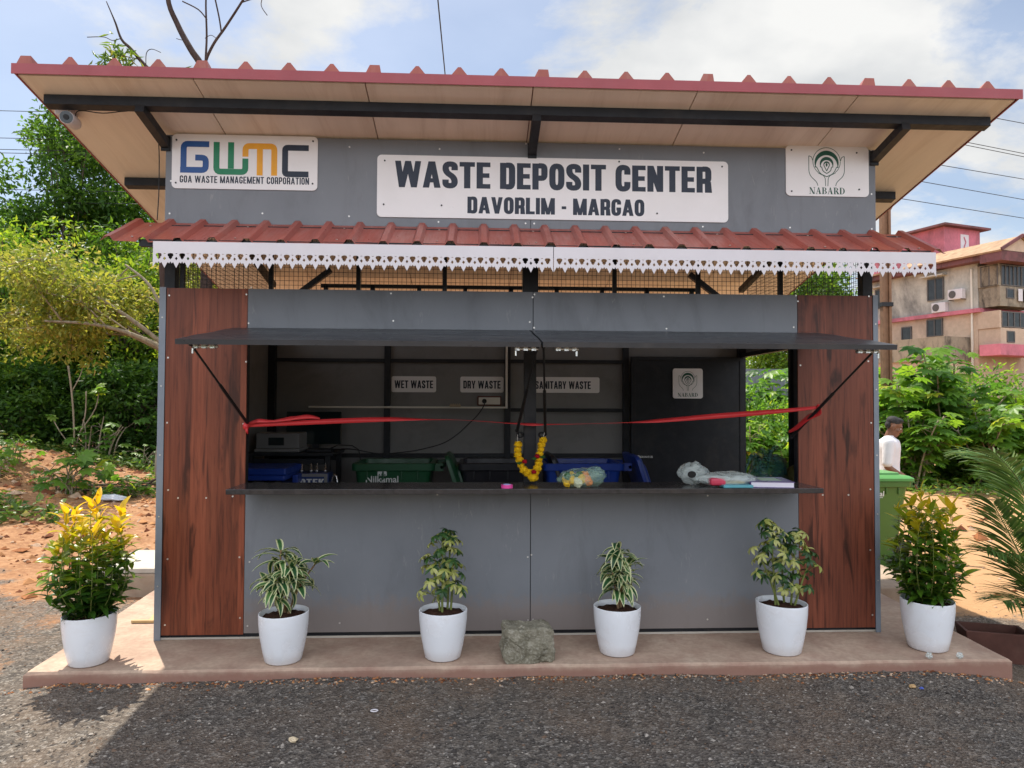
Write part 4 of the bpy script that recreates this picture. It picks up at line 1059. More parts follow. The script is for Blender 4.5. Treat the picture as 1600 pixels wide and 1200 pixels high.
tag(mb.build('camera_cable', M['wire'], None, smooth=True), 'thin black cable from the security camera down the kiosk\'s left edge', 'cable')
# ---------------------------------------------------------------- ground
def sstep(a, b, x):
    s = max(0.0, min(1.0, (x-a)/(b-a))); return s*s*(3-2*s)
def soil_amt(x, y):
    b = 0.75 if x > 0 else min(2.2, max(.8, .8+(-x-2.6)*.6))
    if y > 30 or abs(x) > 40: return 1.0
    if y < -2.9: return .4*sstep(-2.9, -4.0, y+.4*mnoise.noise(Vector((x, y, 0))))  # unseen soil behind the camera, added to bounce warm light onto the facade
    n = .55*mnoise.noise(Vector((x*.9, y*.9, 3.1))) + .35*mnoise.noise(Vector((x*3.1, y*3.1, 1.7)))
    s = sstep(-.25, .35, y-b+n)
    if y < -.3: s *= sstep(-1.4, -.3, y) if x < -3 else 0
    if x < -2.2: s = max(s, (.34+.45*sstep(-.05, .40, mnoise.noise(Vector((x*1.5+9, y*1.5, 0)))))*sstep(-2.4, -3.6, x)*sstep(-2.2, -.6, y))
    return s
def gz(x, y):
    z = -.10
    z += (.038+.022*mnoise.noise(Vector((x*1.1, 3.3, 0)))+.010*mnoise.noise(Vector((x*4.3, 1.3, 0))))*sstep(3.0, 2.4, abs(x+.1))*sstep(-2.0, -.7, y)*sstep(0, -.3, y)
    z -= .10*sstep(2.75, 3.3, x); z -= .10*sstep(1.8, 3.2, y)*sstep(2.9, 4.0, x)
    z += .85*math.exp(-((x+10.7)/1.9)**2-((y-10)/3.0)**2)
    z += .22*math.exp(-((x+8.2)/1.6)**2-((y-6.6)/1.4)**2)
    z += .5*sstep(15, 24, y)*sstep(4, 9, -x)
    if y < 30 and abs(x) < 40:
        s = sstep(1.0, 3.2, y) if x < 0 else .6*sstep(.8, 2.5, y)
        inside = (-2.85 < x < 3.0 and -.44 < y < 2.65)
        if not inside:
            z += (.010+.055*s)*mnoise.noise(Vector((x*1.6, y*1.6, 0)))+(.006+.030*s)*mnoise.noise(Vector((x*5.1, y*5.1, 4)))+.004*mnoise.noise(Vector((x*13, y*13, 2)))
        else: z = min(z, -.09)
    return z
xs = np.concatenate([[-500, -200, -90, -50, -32], np.arange(-24, 20.01, .13), [28, 50, 90, 200, 500]])
ys = np.concatenate([[-500, -150, -50, -20, -10], np.arange(-6, 19.01, .13), [22, 26, 32, 45, 90, 200, 500]])
nx, ny = len(xs), len(ys)
gv = np.zeros((ny, nx, 3)); sa = np.zeros((ny, nx))
for j, y in enumerate(ys):
    for i, x in enumerate(xs):
        gv[j, i] = (x, y, gz(x, y)); sa[j, i] = soil_amt(x, y)
me = bpy.data.meshes.new('ground')
idx = np.arange(nx*ny).reshape(ny, nx)
fc = np.stack([idx[:-1, :-1], idx[:-1, 1:], idx[1:, 1:], idx[1:, :-1]], -1).reshape(-1, 4)
me.from_pydata(gv.reshape(-1, 3).tolist(), [], fc.tolist())
at = me.attributes.new('soil', 'FLOAT', 'POINT'); at.data.foreach_set('value', sa.reshape(-1).astype(np.float32))
me.polygons.foreach_set('use_smooth', [True]*len(me.polygons))
m, t, b = newmat('gravel_and_red_soil')
co = objco(t, which='Object')
v1 = t.nodes.new('ShaderNodeTexVoronoi'); v1.inputs['Scale'].default_value = 75; t.links.new(co, v1.inputs['Vector'])
v2 = t.nodes.new('ShaderNodeTexVoronoi'); v2.inputs['Scale'].default_value = 31; t.links.new(co, v2.inputs['Vector'])
sr = t.nodes.new('ShaderNodeSeparateColor'); t.links.new(v1.outputs['Color'], sr.inputs[0])
sr2 = t.nodes.new('ShaderNodeSeparateColor'); t.links.new(v2.outputs['Color'], sr2.inputs[0])
g = ramp(t, sr.outputs[0], [(0.0, (.052, .046, .041)), (.5, (.116, .100, .085)), (.82, (.170, .150, .130)), (.97, (.33, .30, .265))]).outputs[0]
g2 = ramp(t, sr2.outputs[0], [(0.0, (.055, .046, .039)), (.6, (.115, .096, .079)), (.95, (.23, .19, .15))]).outputs[0]
g = mixc(t, .4, g, g2)
nb = nz(t, .9, 5, .6, co); brown = ramp(t, nb.outputs['Fac'], [(.46, 0.0), (.70, .60)]).outputs[0]
g = mixc(t, brown, g, (.215, .14, .09))
n1 = nz(t, 3.2, 8, .65, co); n2 = nz(t, 17, 6, .65, co)
s = ramp(t, n1.outputs['Fac'], [(.25, (.15, .065, .032)), (.5, (.30, .15, .075)), (.72, (.42, .25, .14))]).outputs[0]
s2 = ramp(t, n2.outputs['Fac'], [(.3, (.13, .05, .025)), (.55, (.36, .19, .09)), (.75, (.52, .34, .21))]).outputs[0]
s = mixc(t, .5, s, s2)
# paler beaten sandy ground on the right of the kiosk
sx = t.nodes.new('ShaderNodeSeparateXYZ'); t.links.new(co, sx.inputs[0])
rt_ = ramp(t, sx.outputs[0], [(.0, 0.0), (1.0, .6)]); mr = t.nodes.new('ShaderNodeMapRange'); mr.inputs[1].default_value = 2.0; mr.inputs[2].default_value = 4.0; mr.inputs[4].default_value = .75
t.links.new(sx.outputs[0], mr.inputs[0]); s = mixc(t, mr.outputs[0], s, (.44, .26, .13))
at_ = t.nodes.new('ShaderNodeAttribute'); at_.attribute_name = 'soil'
n3 = nz(t, 22, 5, .7, co); ad = t.nodes.new('ShaderNodeMath'); ad.operation = 'ADD'; sb = t.nodes.new('ShaderNodeMath'); sb.operation = 'MULTIPLY_ADD'; sb.inputs[1].default_value = .9; sb.inputs[2].default_value = -.45
t.links.new(n3.outputs['Fac'], sb.inputs[0]); t.links.new(at_.outputs['Fac'], ad.inputs[0]); t.links.new(sb.outputs[0], ad.inputs[1])
msk = ramp(t, ad.outputs[0], [(.35, 0.0), (.65, 1.0)]).outputs[0]
t.links.new(mixc(t, msk, g, s), b.inputs['Base Color']); b.inputs['Roughness'].default_value = .92; setspec(b, .2)
hgt = mixc(t, msk, v1.outputs['Distance'], n2.outputs['Fac']); bump(t, b, hgt, .9, .012)
me.materials.append(m); o = bpy.data.objects.new('ground', me); COL.objects.link(o); tag(o, kind='structure')

def scatter_rocks(name, label, pts, rad_, mats, seed, flat=.7):
    rr = np.random.RandomState(seed); n = len(pts)
    base = np.array([(1, 0, 0), (0, 1, 0), (-1, 0, 0), (0, -1, 0), (.1, .1, 1), (0, 0, -1)], float)
    fcs = np.array([(0, 1, 4), (1, 2, 4), (2, 3, 4), (3, 0, 4), (1, 0, 5), (2, 1, 5), (3, 2, 5), (0, 3, 5)])
    ang = rr.rand(n)*2*pi; c, s_ = np.cos(ang), np.sin(ang)
    V = base[None]*(1+rr.uniform(-.35, .35, (n, 6, 3)))+rr.uniform(-.2, .2, (n, 6, 3))
    V[:, :, 2] *= flat; V *= rad_[:, None, None]
    X = V[:, :, 0]*c[:, None]-V[:, :, 1]*s_[:, None]; Y_ = V[:, :, 0]*s_[:, None]+V[:, :, 1]*c[:, None]
    V = np.stack([X, Y_, V[:, :, 2]], -1)+pts[:, None]
    F = (fcs[None]+6*np.arange(n)[:, None, None]).reshape(-1, 3)
    me = bpy.data.meshes.new(name); me.from_pydata(V.reshape(-1, 3).tolist(), [], F.tolist())
    for m in mats: me.materials.append(m)
    me.polygons.foreach_set('material_index', np.repeat(rr.choice(len(mats), n, p=None), 8).tolist())
    o = bpy.data.objects.new(name, me); COL.objects.link(o); tag(o, label, None, kind='stuff'); return o
rr = np.random.RandomState(3)
gm = [pm('pebble_%s' % k, c, .85, .3, 30, .2) for k, c in (('dark', (.065, .056, .05)), ('mid', (.105, .089, .076)), ('brown', (.15, .10, .07)), ('ash', (.08, .07, .063)), ('grey', (.17, .15, .127)), ('pale', (.33, .29, .25)))]
P = []
while len(P) < 15000:
    x = rr.uniform(-5, 5); y = rr.uniform(-2.6, 2.5) if abs(x) > 2.9 else rr.uniform(-2.6, -.52)
    if -3.02 < x < 3.05 and y > -.53: continue
    if soil_amt(x, y) > rr.uniform(.2, 1.0): continue
    P.append((x, y, gz(x, y)+.001))
P = np.array(P); scatter_rocks('gravel', 'loose grey road gravel in front of the kiosk', P, np.clip(rr.lognormal(-5.15, .40, len(P)), .003, .016), gm, 5, .55)
P = []
while len(P) < 7500:
    x = rr.uniform(-13, 9); y = rr.uniform(1.2, 13)
    if -3.1 < x < 3.2 and y < 3: continue
    if x > 0 and rr.rand() < .8: continue
    if soil_amt(x, y) < rr.uniform(.4, 1): continue
    P.append((x, y, gz(x, y)+.004))
while len(P) < 8300:      # crumbs of earth drifted along the kerb
    x = rr.uniform(-3.1, 3.1); y = -.54-abs(rr.normal())*.05
    P.append((x, y, gz(x, y)+.001))
P = np.array(P); sm = [pm('clod_%s' % k, c, .95, .35, 9, .1) for k, c in (('dark', (.15, .055, .028)), ('red', (.30, .125, .055)), ('orange', (.40, .20, .09)), ('pale', (.46, .32, .22)))]
scatter_rocks('soil_clods', 'red earth clods and stones on the dug-over ground', P, np.where(P[:, 1] < 0, rr.uniform(.004, .012, len(P)), np.clip(rr.lognormal(-3.75, .66, len(P)), .008, .15)), sm, 9, .62)

# ---------------------------------------------------------------- concrete platform
m, t, b = newmat('ochre_washed_concrete')
co = objco(t); n1 = nz(t, 1.6, 8, .65, co, .4); n2 = nz(t, 30, 6, .6, co)
c = ramp(t, n1.outputs['Fac'], [(.3, (.35, .25, .19)), (.52, (.48, .355, .265)), (.72, (.58, .45, .345))]).outputs[0]
c = mixc(t, ramp(t, n2.outputs['Fac'], [(.35, .25), (.6, 0.0)]).outputs[0], c, (.16, .11, .08))
# red earth splashed low on the kerb face
sx = t.nodes.new('ShaderNodeSeparateXYZ'); t.links.new(co, sx.inputs[0])
n4 = nz(t, 5, 6, .7, co); ma = t.nodes.new('ShaderNodeMath'); ma.operation = 'MULTIPLY_ADD'; ma.inputs[1].default_value = .09; t.links.new(n4.outputs['Fac'], ma.inputs[0]); t.links.new(sx.outputs[2], ma.inputs[2])
rd = ramp(t, ma.outputs[0], [(.0, .85), (.06, .0)]); rd.color_ramp.interpolation = 'EASE'
c = mixc(t, rd.outputs[0], c, (.25, .125, .095))
t.links.new(c, b.inputs['Base Color']); b.inputs['Roughness'].default_value = .8; setspec(b, .25); bump(t, b, n2.outputs['Fac'], .25, .004)
M['concrete'] = m
bm = bmesh.new()
def edge_pts():
    pts = []
    A = [(-2.915, -.525), (2.93, -.53), (3.02, 1.35), (3.05, 2.75), (-3.06, 2.75)]
    for i in range(len(A)):
        a = Vector(A[i]); c_ = Vector(A[(i+1) % len(A)]); n = max(2, int((c_-a).length/.12))
        for k in range(n):
            p = a.lerp(c_, k/n); j = .012*mnoise.noise(Vector((p.x*4, p.y*4, 7))); nn = Vector((-(c_-a).y, (c_-a).x)).normalized(); pts.append(p+nn*j)
    return pts
ep = edge_pts(); mb = MB(); n = len(ep)
cx, cy = 0, 1.0
ins = [p+(Vector((cx, cy))-p).normalized()*.02 for p in ep]
vs = [(p.x, p.y, -.3) for p in ep]+[(p.x, p.y, -.016+.008*mnoise.noise(Vector((p.x*6, p.y*6, 1)))) for p in ep]+[(p.x, p.y, 0-.002) for p in ins]
fs = [(k, (k+1) % n, n+(k+1) % n, n+k) for k in range(n)]+[(n+k, n+(k+1) % n, 2*n+(k+1) % n, 2*n+k) for k in range(n)]+[tuple(2*n+k for k in range(n))]
mb.add(vs, fs); o = mb.build('platform', M['concrete'], None); tag(o, 'ochre concrete platform under the kiosk with a red-stained kerb', kind='structure')
# door step and inspection chamber
M['conc2'] = pm('grey_concrete', (.36, .28, .21), .85, .2, 4, .2, bmp=.5, bscale=40, dirt=(.22, .12, .07), dirt_amt=.5)
mb = MB(); mb.box(3.06, 3.72, 1.35, 2.75, -.38, -.055); tag(mb.build('door_step', M['conc2'], None, bevel=.015), 'low concrete step outside the kiosk\'s side door', 'step')
t = thing('drain_chamber', 'raised concrete drain chamber with pale holed lid behind the left plant', 'drain chamber', (-3.32, 1.85, -.13))
mb = MB(); mb.box(-.30, .30, -.42, .42, -.05, .22); mb.build('chamber', M['conc2'], t, bevel=.012)
mb = MB(); mb.box(-.26, .31, -.40, .38, .222, .262); mb.mi = 1; mb.lathe([(.035, .2625), (.0, .2632)], 12, (-.02, -.10, 0)); mb.build('lid', [pm('pale_concrete_lid', (.50, .46, .40), .8, .1, 8, .2, dirt=(.4, .3, .22)), M['dark']], t, bevel=.006)
M['ply'] = pm('pale_ply_offcut', (.52, .36, .17), .6, .12, 10, stretch=(1, 6, 1))
mb = MB(); mb.box(-.10, .18, -.05, -.035, 0, .016); mb.add([(-.10, -.05, .0165), (.19, -.05, .0165), (.19, .12, .0165), (-.02, .12, .0165)], [(0, 1, 2, 3)])
mb = MB(); mb.box(-.12, .20, -.012, .012, .002, .02); o = mb.build('timber_offcut', M['ply'], None, bevel=.002); o.location = (-2.62, .38, 0); tag(o, 'yellow timber strip lying on the platform by the kiosk\'s left corner', 'timber')
mb = MB(); mb.box(-.1, .16, -.09, .09, .002, .01); o = mb.build('timber_offcut', M['ply'], None, bevel=.002); o.location = (-2.56, .52, 0); o.rotation_euler = (0, 0, .2); tag(o, 'thin ply sheet offcut behind the yellow timber strip', 'timber')
# rock
m, t_, b = newmat('lichen_stone'); co = objco(t_); n1 = nz(t_, 9, 8, .7, co); n2 = nz(t_, 70, 4, .7, co)
c = ramp(t_, n1.outputs['Fac'], [(.3, (.12, .11, .08)), (.5, (.23, .21, .155)), (.7, (.38, .35, .28))]).outputs[0]
c = mixc(t_, ramp(t_, n2.outputs['Fac'], [(.5, 0.0), (.7, .7)]).outputs[0], c, (.42, .40, .34)); t_.links.new(c, b.inputs['Base Color']); b.inputs['Roughness'].default_value = .95; setspec(b, .1); bump(t_, b, n2.outputs['Fac'], 1.0, .012)
bm = bmesh.new(); bmesh.ops.create_cube(bm, size=1); bmesh.ops.subdivide_edges(bm, edges=bm.edges[:], cuts=14, use_grid_fill=True)
for v in bm.verts:
    p = v.co.copy(); q = Vector((max(-.41, min(.41, p.x)), max(-.40, min(.40, p.y)), max(-.41, min(.41, p.z)))); d = p-q
    if d.length > 1e-6: p = q+d.normalized()*.085
    p.x *= .305*(1+.05*p.z*-1); p.y *= .20; p.z *= .215
    nn = p.normalized(); p += nn*(.020*mnoise.noise(p*14)+.008*mnoise.noise(p*45)+.004*mnoise.noise(p*110)); v.co = p
bm.normal_update(); me = bpy.data.meshes.new('rock'); bm.to_mesh(me); bm.free(); me.materials.append(m)
o = bpy.data.objects.new('rock', me); COL.objects.link(o); o.location = (-.02, -.40, .096); o.rotation_euler = (0, 0, .05); tag(o, 'rough squared stone block set on the platform edge between two pots', 'stone')
# planter trough
t = thing('planter_trough', 'empty brown rectangular planter trough beside the platform\'s right edge', 'planter', (3.235, .04, -.245), rad(-18))
mb = MB(); a, b_, h = .20, .12, .25
mb.add([(-a*.82, -b_*.8, 0), (a*.82, -b_*.8, 0), (a*.82, b_*.8, 0), (-a*.82, b_*.8, 0), (-a, -b_, h), (a, -b_, h), (a, b_, h), (-a, b_, h), (-a+.02, -b_+.02, h), (a-.02, -b_+.02, h), (a-.02, b_-.02, h), (-a+.02, b_-.02, h), (-a*.75, -b_*.7, .08), (a*.75, -b_*.7, .08), (a*.75, b_*.7, .08), (-a*.75, b_*.7, .08)],
       [(3, 2, 1, 0)]+[(k, (k+1) % 4, 4+(k+1) % 4, 4+k) for k in range(4)]+[(4+k, 4+(k+1) % 4, 8+(k+1) % 4, 8+k) for k in range(4)]+[(8+k, 8+(k+1) % 4, 12+(k+1) % 4, 12+k) for k in range(4)]+[(12, 13, 14, 15)])
mb.build('trough', pm('brown_clay', (.10, .045, .035), .7, .2, 8, .2, dirt=(.2, .13, .1)), t, bevel=.006)
for x, y, lab in ((2.43, -.50, 'clear crumpled plastic bit left of the right-hand pot\'s base'), (2.62, -.505, 'clear crumpled plastic bit right of the right-hand pot\'s base')):
    mb = MB(); mb.add(*crumple((0, 0, .015), (.02, .018, .017), x, 10, 7, .35)); o = mb.build('plastic_scrap', M['filmw'], None); o.location = (x, y, .002); tag(o, lab, 'litter')
# small litter on the gravel
for x, y, r, c, lab in ((-1.20, -1.28, .022, (.62, .5, .33), 'buff pebble on the shaded gravel below the second pot from left'), (-.86, -.98, .018, (.7, .7, .68), 'white bottle ring lying on the gravel left of centre'), (2.15, -.78, .02, (.5, .32, .15), 'yellowish stone on the gravel below the right-hand platform end'), (2.19, -.80, .012, (.08, .12, .45), 'blue scrap beside the yellowish stone on the gravel')):
    if 'ring' in lab:
        mb = MB(); mb.tube([(r*cos(a), r*.7*sin(a), .004) for a in np.linspace(0, 2*pi, 15)], .0035, 5); o = mb.build('bottle_ring', M['white'], None)
    else:
        mb = MB(); mb.add(*crumple((0, 0, r*.3), (r, r*.8, r*.5), x, 9, 6, .4)); o = mb.build('scrap' if 'scrap' in lab else 'stone', pm('litter', c, .7, .1, 20), None)
    o.location = (x, y, gz(x, y)+.006); tag(o, lab, 'litter' if 'stone' not in lab and 'pebble' not in lab else 'stone')
# ---------------------------------------------------------------- leaves
class LB:
    def __init__(s): s.V = []; s.F = []; s.r = []; s.e = []; s.n = 0
    def cards(s, P, D, Nn, L, Wd, r, fold=.18, droop=.12):
        n = len(P); S = np.cross(D, Nn); S /= (np.linalg.norm(S, axis=1, keepdims=True)+1e-9)
        L = L[:, None]; Wd = Wd[:, None]
        a = P; b = P+D*L*.45+S*Wd*.5+Nn*Wd*fold; c = P+D*L-Nn*L*droop; d = P+D*L*.45-S*Wd*.5+Nn*Wd*fold
        V = np.stack([a, b, c, d], 1).reshape(-1, 3)
        F = (np.array([(0, 1, 2), (0, 2, 3)])[None]+4*np.arange(n)[:, None, None]).reshape(-1, 3)+s.n
        s.V.append(V); s.F.append(F); s.r.append(np.repeat(r, 2)); s.e.append(np.zeros(len(V))); s.n += len(V)
    def palm(s, P, D, Nn, L, r, lobes=8, wid=.26):
        """palmate (castor-like) leaves"""
        n = len(P); S = np.cross(D, Nn); S /= (np.linalg.norm(S, axis=1, keepdims=True)+1e-9)
        angs = np.linspace(-rad(150), rad(150), lobes)
        for k, a in enumerate(angs):
            l = (L*(1-.42*abs(a)/rad(150)))[:, None]
            dk = D*cos(a)+S*sin(a); sk = -D*sin(a)+S*cos(a)
            p0 = P; p1 = P+dk*l*.52+sk*l*wid-Nn*l*.02; p2 = P+dk*l-Nn*l*.22; p3 = P+dk*l*.52-sk*l*wid-Nn*l*.02; pm_ = P+dk*l*.55-Nn*l*.10
            V = np.stack([p0, p1, p2, p3, pm_], 1).reshape(-1, 3)
            F = (np.array([(0, 1, 4), (1, 2, 4), (2, 3, 4), (3, 0, 4)])[None]+5*np.arange(n)[:, None, None]).reshape(-1, 3)+s.n
            s.V.append(V); s.F.append(F); s.r.append(np.repeat(r, 4)); s.e.append(np.zeros(len(V))); s.n += len(V)
    def leaf(s, base, d, nrm, L, Wd, bend, r, rows=6, fold=.25, shape=.5):
        """one well-formed leaf: 5 columns across, curved along its length"""
        d = Vector(d).normalized(); nrm = Vector(nrm); nrm = (nrm-d*nrm.dot(d)).normalized(); sd = d.cross(nrm)
        V = []; E = []; p = Vector(base); step = L/rows
        for i in range(rows+1):
            u = i/rows; w = Wd*.5*(sin(pi*min(1, max(0, u))**(shape*1.4))**.85 if 0 < u < 1 else .03)
            for c, e in ((-1, 1), (-.55, .5), (0, 0), (.55, .5), (1, 1)):
                V.append(p+sd*w*c+nrm*abs(c)*w*fold); E.append(max(e, 1.0 if i == rows else 0))
            rot = Matrix.Rotation(-bend/rows, 3, sd); d = rot @ d; nrm = rot @ nrm; p = p+d*step
        F = []
        for i in range(rows):
            for c in range(4): o = i*5+c; F += [(o, o+1, o+6), (o, o+6, o+5)]
        s.V.append(np.array([tuple(v) for v in V])); s.F.append(np.array(F)+s.n); s.r.append(np.full(len(F), r)); s.e.append(np.array(E, float)); s.n += len(V)
    def mesh(s, name, mat):
        V = np.concatenate(s.V); F = np.concatenate(s.F); r = np.concatenate(s.r); e = np.concatenate(s.e)
        me = bpy.data.meshes.new(name); me.vertices.add(len(V)); me.vertices.foreach_set('co', V.astype(np.float32).reshape(-1))
        me.loops.add(len(F)*3); me.loops.foreach_set('vertex_index', F.astype(np.int32).reshape(-1))
        me.polygons.add(len(F)); me.polygons.foreach_set('loop_start', np.arange(0, len(F)*3, 3, dtype=np.int32))
        me.update(calc_edges=True); me.validate()
        a = me.attributes.new('r', 'FLOAT', 'FACE'); a.data.foreach_set('value', r.astype(np.float32))
        a = me.attributes.new('e', 'FLOAT', 'POINT'); a.data.foreach_set('value', e.astype(np.float32))
        me.materials.append(mat); return me
def mobj(name, me, parent=None, loc=None):
    o = bpy.data.objects.new(name, me); COL.objects.link(o)
    if parent: o.parent = parent
    if loc is not None: o.location = loc
    return o
def unit(v): return v/(np.linalg.norm(v, axis=-1, keepdims=True)+1e-9)

LF = {}
LF['croton'] = leafmat('croton_leaf', [(0, (.025, .075, .012)), (.35, (.075, .17, .016)), (.55, (.19, .26, .018)), (.75, (.42, .37, .018)), (1, (.66, .44, .02))], .42, .32, .5, 1.5)
LF['dracaena'] = leafmat('variegated_leaf', [(0, (.020, .075, .030)), (.6, (.045, .14, .045)), (1, (.10, .22, .06))], .30, .35, .45, 1.3, edge=((.68, .70, .42), .52))
LF['scheff'] = leafmat('umbrella_leaf', [(0, (.018, .055, .020)), (.45, (.05, .12, .028)), (.55, (.30, .34, .07)), (1, (.52, .52, .20))], .30, .35, .45, 1.3)
LF['forest'] = leafmat('forest_leaf', [(0, (.028, .075, .012)), (.45, (.080, .165, .020)), (.75, (.19, .28, .03)), (1, (.34, .37, .045))], .52, .5, .25, 1.9)
LF['dark'] = leafmat('dark_forest_leaf', [(0, (.022, .06, .014)), (.5, (.055, .125, .022)), (1, (.13, .23, .035))], .5, .5, .25, 1.9)
LF['yellow'] = leafmat('yellowing_leaf', [(0, (.11, .165, .03)), (.4, (.21, .25, .05)), (.75, (.35, .36, .08)), (1, (.42, .34, .13))], .45, .5, .3, 1.5)
LF['castor'] = leafmat('castor_leaf', [(0, (.045, .12, .022)), (.5, (.11, .235, .032)), (.85, (.20, .32, .04)), (1, (.34, .37, .035))], .48, .42, .35, 1.8)
LF['weed'] = leafmat('weed_leaf', [(0, (.045, .10, .020)), (.5, (.09, .18, .03)), (.85, (.17, .25, .05)), (1, (.33, .30, .10))], .45, .4, .45, 1.6)
LF['palm'] = leafmat('palm_leaflet', [(0, (.05, .12, .03)), (.6, (.11, .20, .05)), (1, (.19, .27, .08))], .35, .35, .5, 1.4)
M['stem_g'] = pm('green_stem', (.16, .19, .05), .6, .2, 20, .3); M['stem_b'] = barkmat('tan_stem', (.26, .16, .09), 40); M['bark'] = barkmat('grey_brown_bark', (.13, .10, .075)); M['bark_d'] = barkmat('dark_bark', (.065, .045, .038)); M['bark_p'] = barkmat('pale_bark', (.30, .25, .18))

# ---------------------------------------------------------------- potted plants
def pot(label, x, y, rz, tilt=0.0, s=1.0):
    t = thing('potted_plant', label, 'potted plant', (x, y, .001), rz, 'white pots along the platform edge')
    mb = MB(); tilt *= .25; H = .288*s; R = .148*s
    prof = [(.0, 0), (.100*s, 0), (.108*s, .006), (.122*s, .07*s), (.137*s, .15*s), (.1455*s, .23*s), (.147*s, H-.008), (.1465*s, H-.002), (.1435*s, H), (.140*s, H-.003), (.138*s, H-.02), (.132*s, .24*s), (.0, .22*s)]
    prof = [(r, z+.0) for r, z in prof]
    mb.lathe(prof, 40)
    if tilt:   # oval pots with a cut-down rim
        mb.v = [(a, b, c+(tilt*a/R*.5*(max(0, c-.2*s)/(H-.2*s)) if c > .2*s else 0)) for a, b, c in mb.v]
    mb.build('pot', M['pot'], t, smooth=True, angle=45)
    mb = MB(); n = 30; vs = []; fs = []
    for i in range(8):
        for k in range(n):
            r = .136*s*i/7; a = 2*pi*k/n; xx, yy = r*cos(a), r*sin(a)
            vs.append((xx, yy, H-.032*s+.02*(1-(i/7)**2)+.016*mnoise.noise(Vector((xx*30, yy*30, x)))+tilt*xx/R*.5))
    for i in range(7):
        for k in range(n): fs.append((i*n+k, i*n+(k+1) % n, (i+1)*n+(k+1) % n, (i+1)*n+k))
    mb.add(vs, fs); mb.build('soil', M['potsoil'], t, smooth=True)
    return t, H-.015*s

def croton(t, z0, h, w, seed, yellow, sprigs=()):
    rr = random.Random(seed); lb = LB(); mb = MB()
    ns = 27
    for k in range(ns):
        a = 2*pi*k*.381966*1.0; q = math.sqrt((k+.5)/ns); side = q*w
        top = h*(1-.16*q**2)*(1.0 if k == 0 else rr.uniform(.55, 1.02)); bx, by = .06*q*cos(a), .06*q*sin(a)
        lean = rr.uniform(.75, 1.2)
        pts = smooth_pts([(bx, by, z0-.02), (bx+side*.80*cos(a), by+side*.80*sin(a), z0+top*.38), (side*lean*cos(a), side*lean*sin(a), z0+top)], 6)
        mb.tube(pts, [.0035-.002*i/len(pts) for i in range(len(pts))], 5)
        nl = int(12+top*32)
        for j in range(nl):
            u = .10+.90*(j+.5)/nl; i = min(len(pts)-2, int(u*(len(pts)-1))); p = pts[i].lerp(pts[i+1], u*(len(pts)-1)-i)
            an = j*2.4+k; el = rr.uniform(.0, .95)+.45*(u > .85)
            d = Vector((cos(an)*cos(el), sin(an)*cos(el), sin(el)))
            hz = (p.z-z0)/h
            r = max(0, min(1, yellow*(hz-.42)*1.2+.46+rr.uniform(-.26, .20)+(.10 if u > .85 else -.05)))
            lb.leaf(p, d, Vector((0, 0, 1))+Vector((rr.uniform(-.4, .4), rr.uniform(-.4, .4), 0)), rr.uniform(.075, .130), rr.uniform(.030, .046), rr.uniform(.2, 1.1), r, rows=5, fold=.3)
    for sx, sy, sz in sprigs:
        pts = smooth_pts([(sx*.3, sy*.3, z0-.02), (sx*.7, sy*.7, z0+sz*.6), (sx, sy, z0+sz)], 5); mb.tube(pts, .003, 5)
        for j in range(16):
            u = .45+.55*j/16; i = min(len(pts)-2, int(u*(len(pts)-1))); p = pts[i]; an = j*2.4
            lb.leaf(p, (cos(an)*.8, sin(an)*.8, rr.uniform(.2, .8)), (0, 0, 1), .075, .026, .7, rr.uniform(.2, .45), rows=4)
    mobj('foliage', lb.mesh('croton_foliage', LF['croton']), t); mb.build('stem', M['stem_g'], t, smooth=True)

def dracaena(t, z0, tips, seed):
    rr = random.Random(seed); lb = LB(); mb = MB()
    for (x, y, z, nl, Lm) in tips:
        base = (rr.uniform(-.03, .03), rr.uniform(-.03, .03), z0-.02)
        pts = smooth_pts([base, (x*.35+base[0], y*.35, z0+(z-z0)*.5), (x, y, z)], 7); mb.tube(pts, [.0075-.003*i/len(pts) for i in range(len(pts))], 7)
        for j in range(int(nl*1.35)):
            u = rr.uniform(.50, 1.0); p = pts[int(u*(len(pts)-1))]; an = j*2.4+seed; el = rr.uniform(-.25, .95)+(.5 if j > nl-4 else 0)
            d = Vector((cos(an)*cos(el), sin(an)*cos(el), sin(el)))
            lb.leaf(p, d, (rr.uniform(-.2, .2), rr.uniform(-.2, .2), 1), Lm*1.22*rr.uniform(.75, 1.15), rr.uniform(.040, .056), rr.uniform(.9, 2.1), rr.random(), rows=9, fold=.22)
    mobj('foliage', lb.mesh('dracaena_foliage', LF['dracaena']), t); mb.build('stem', M['stem_b'], t, smooth=True)

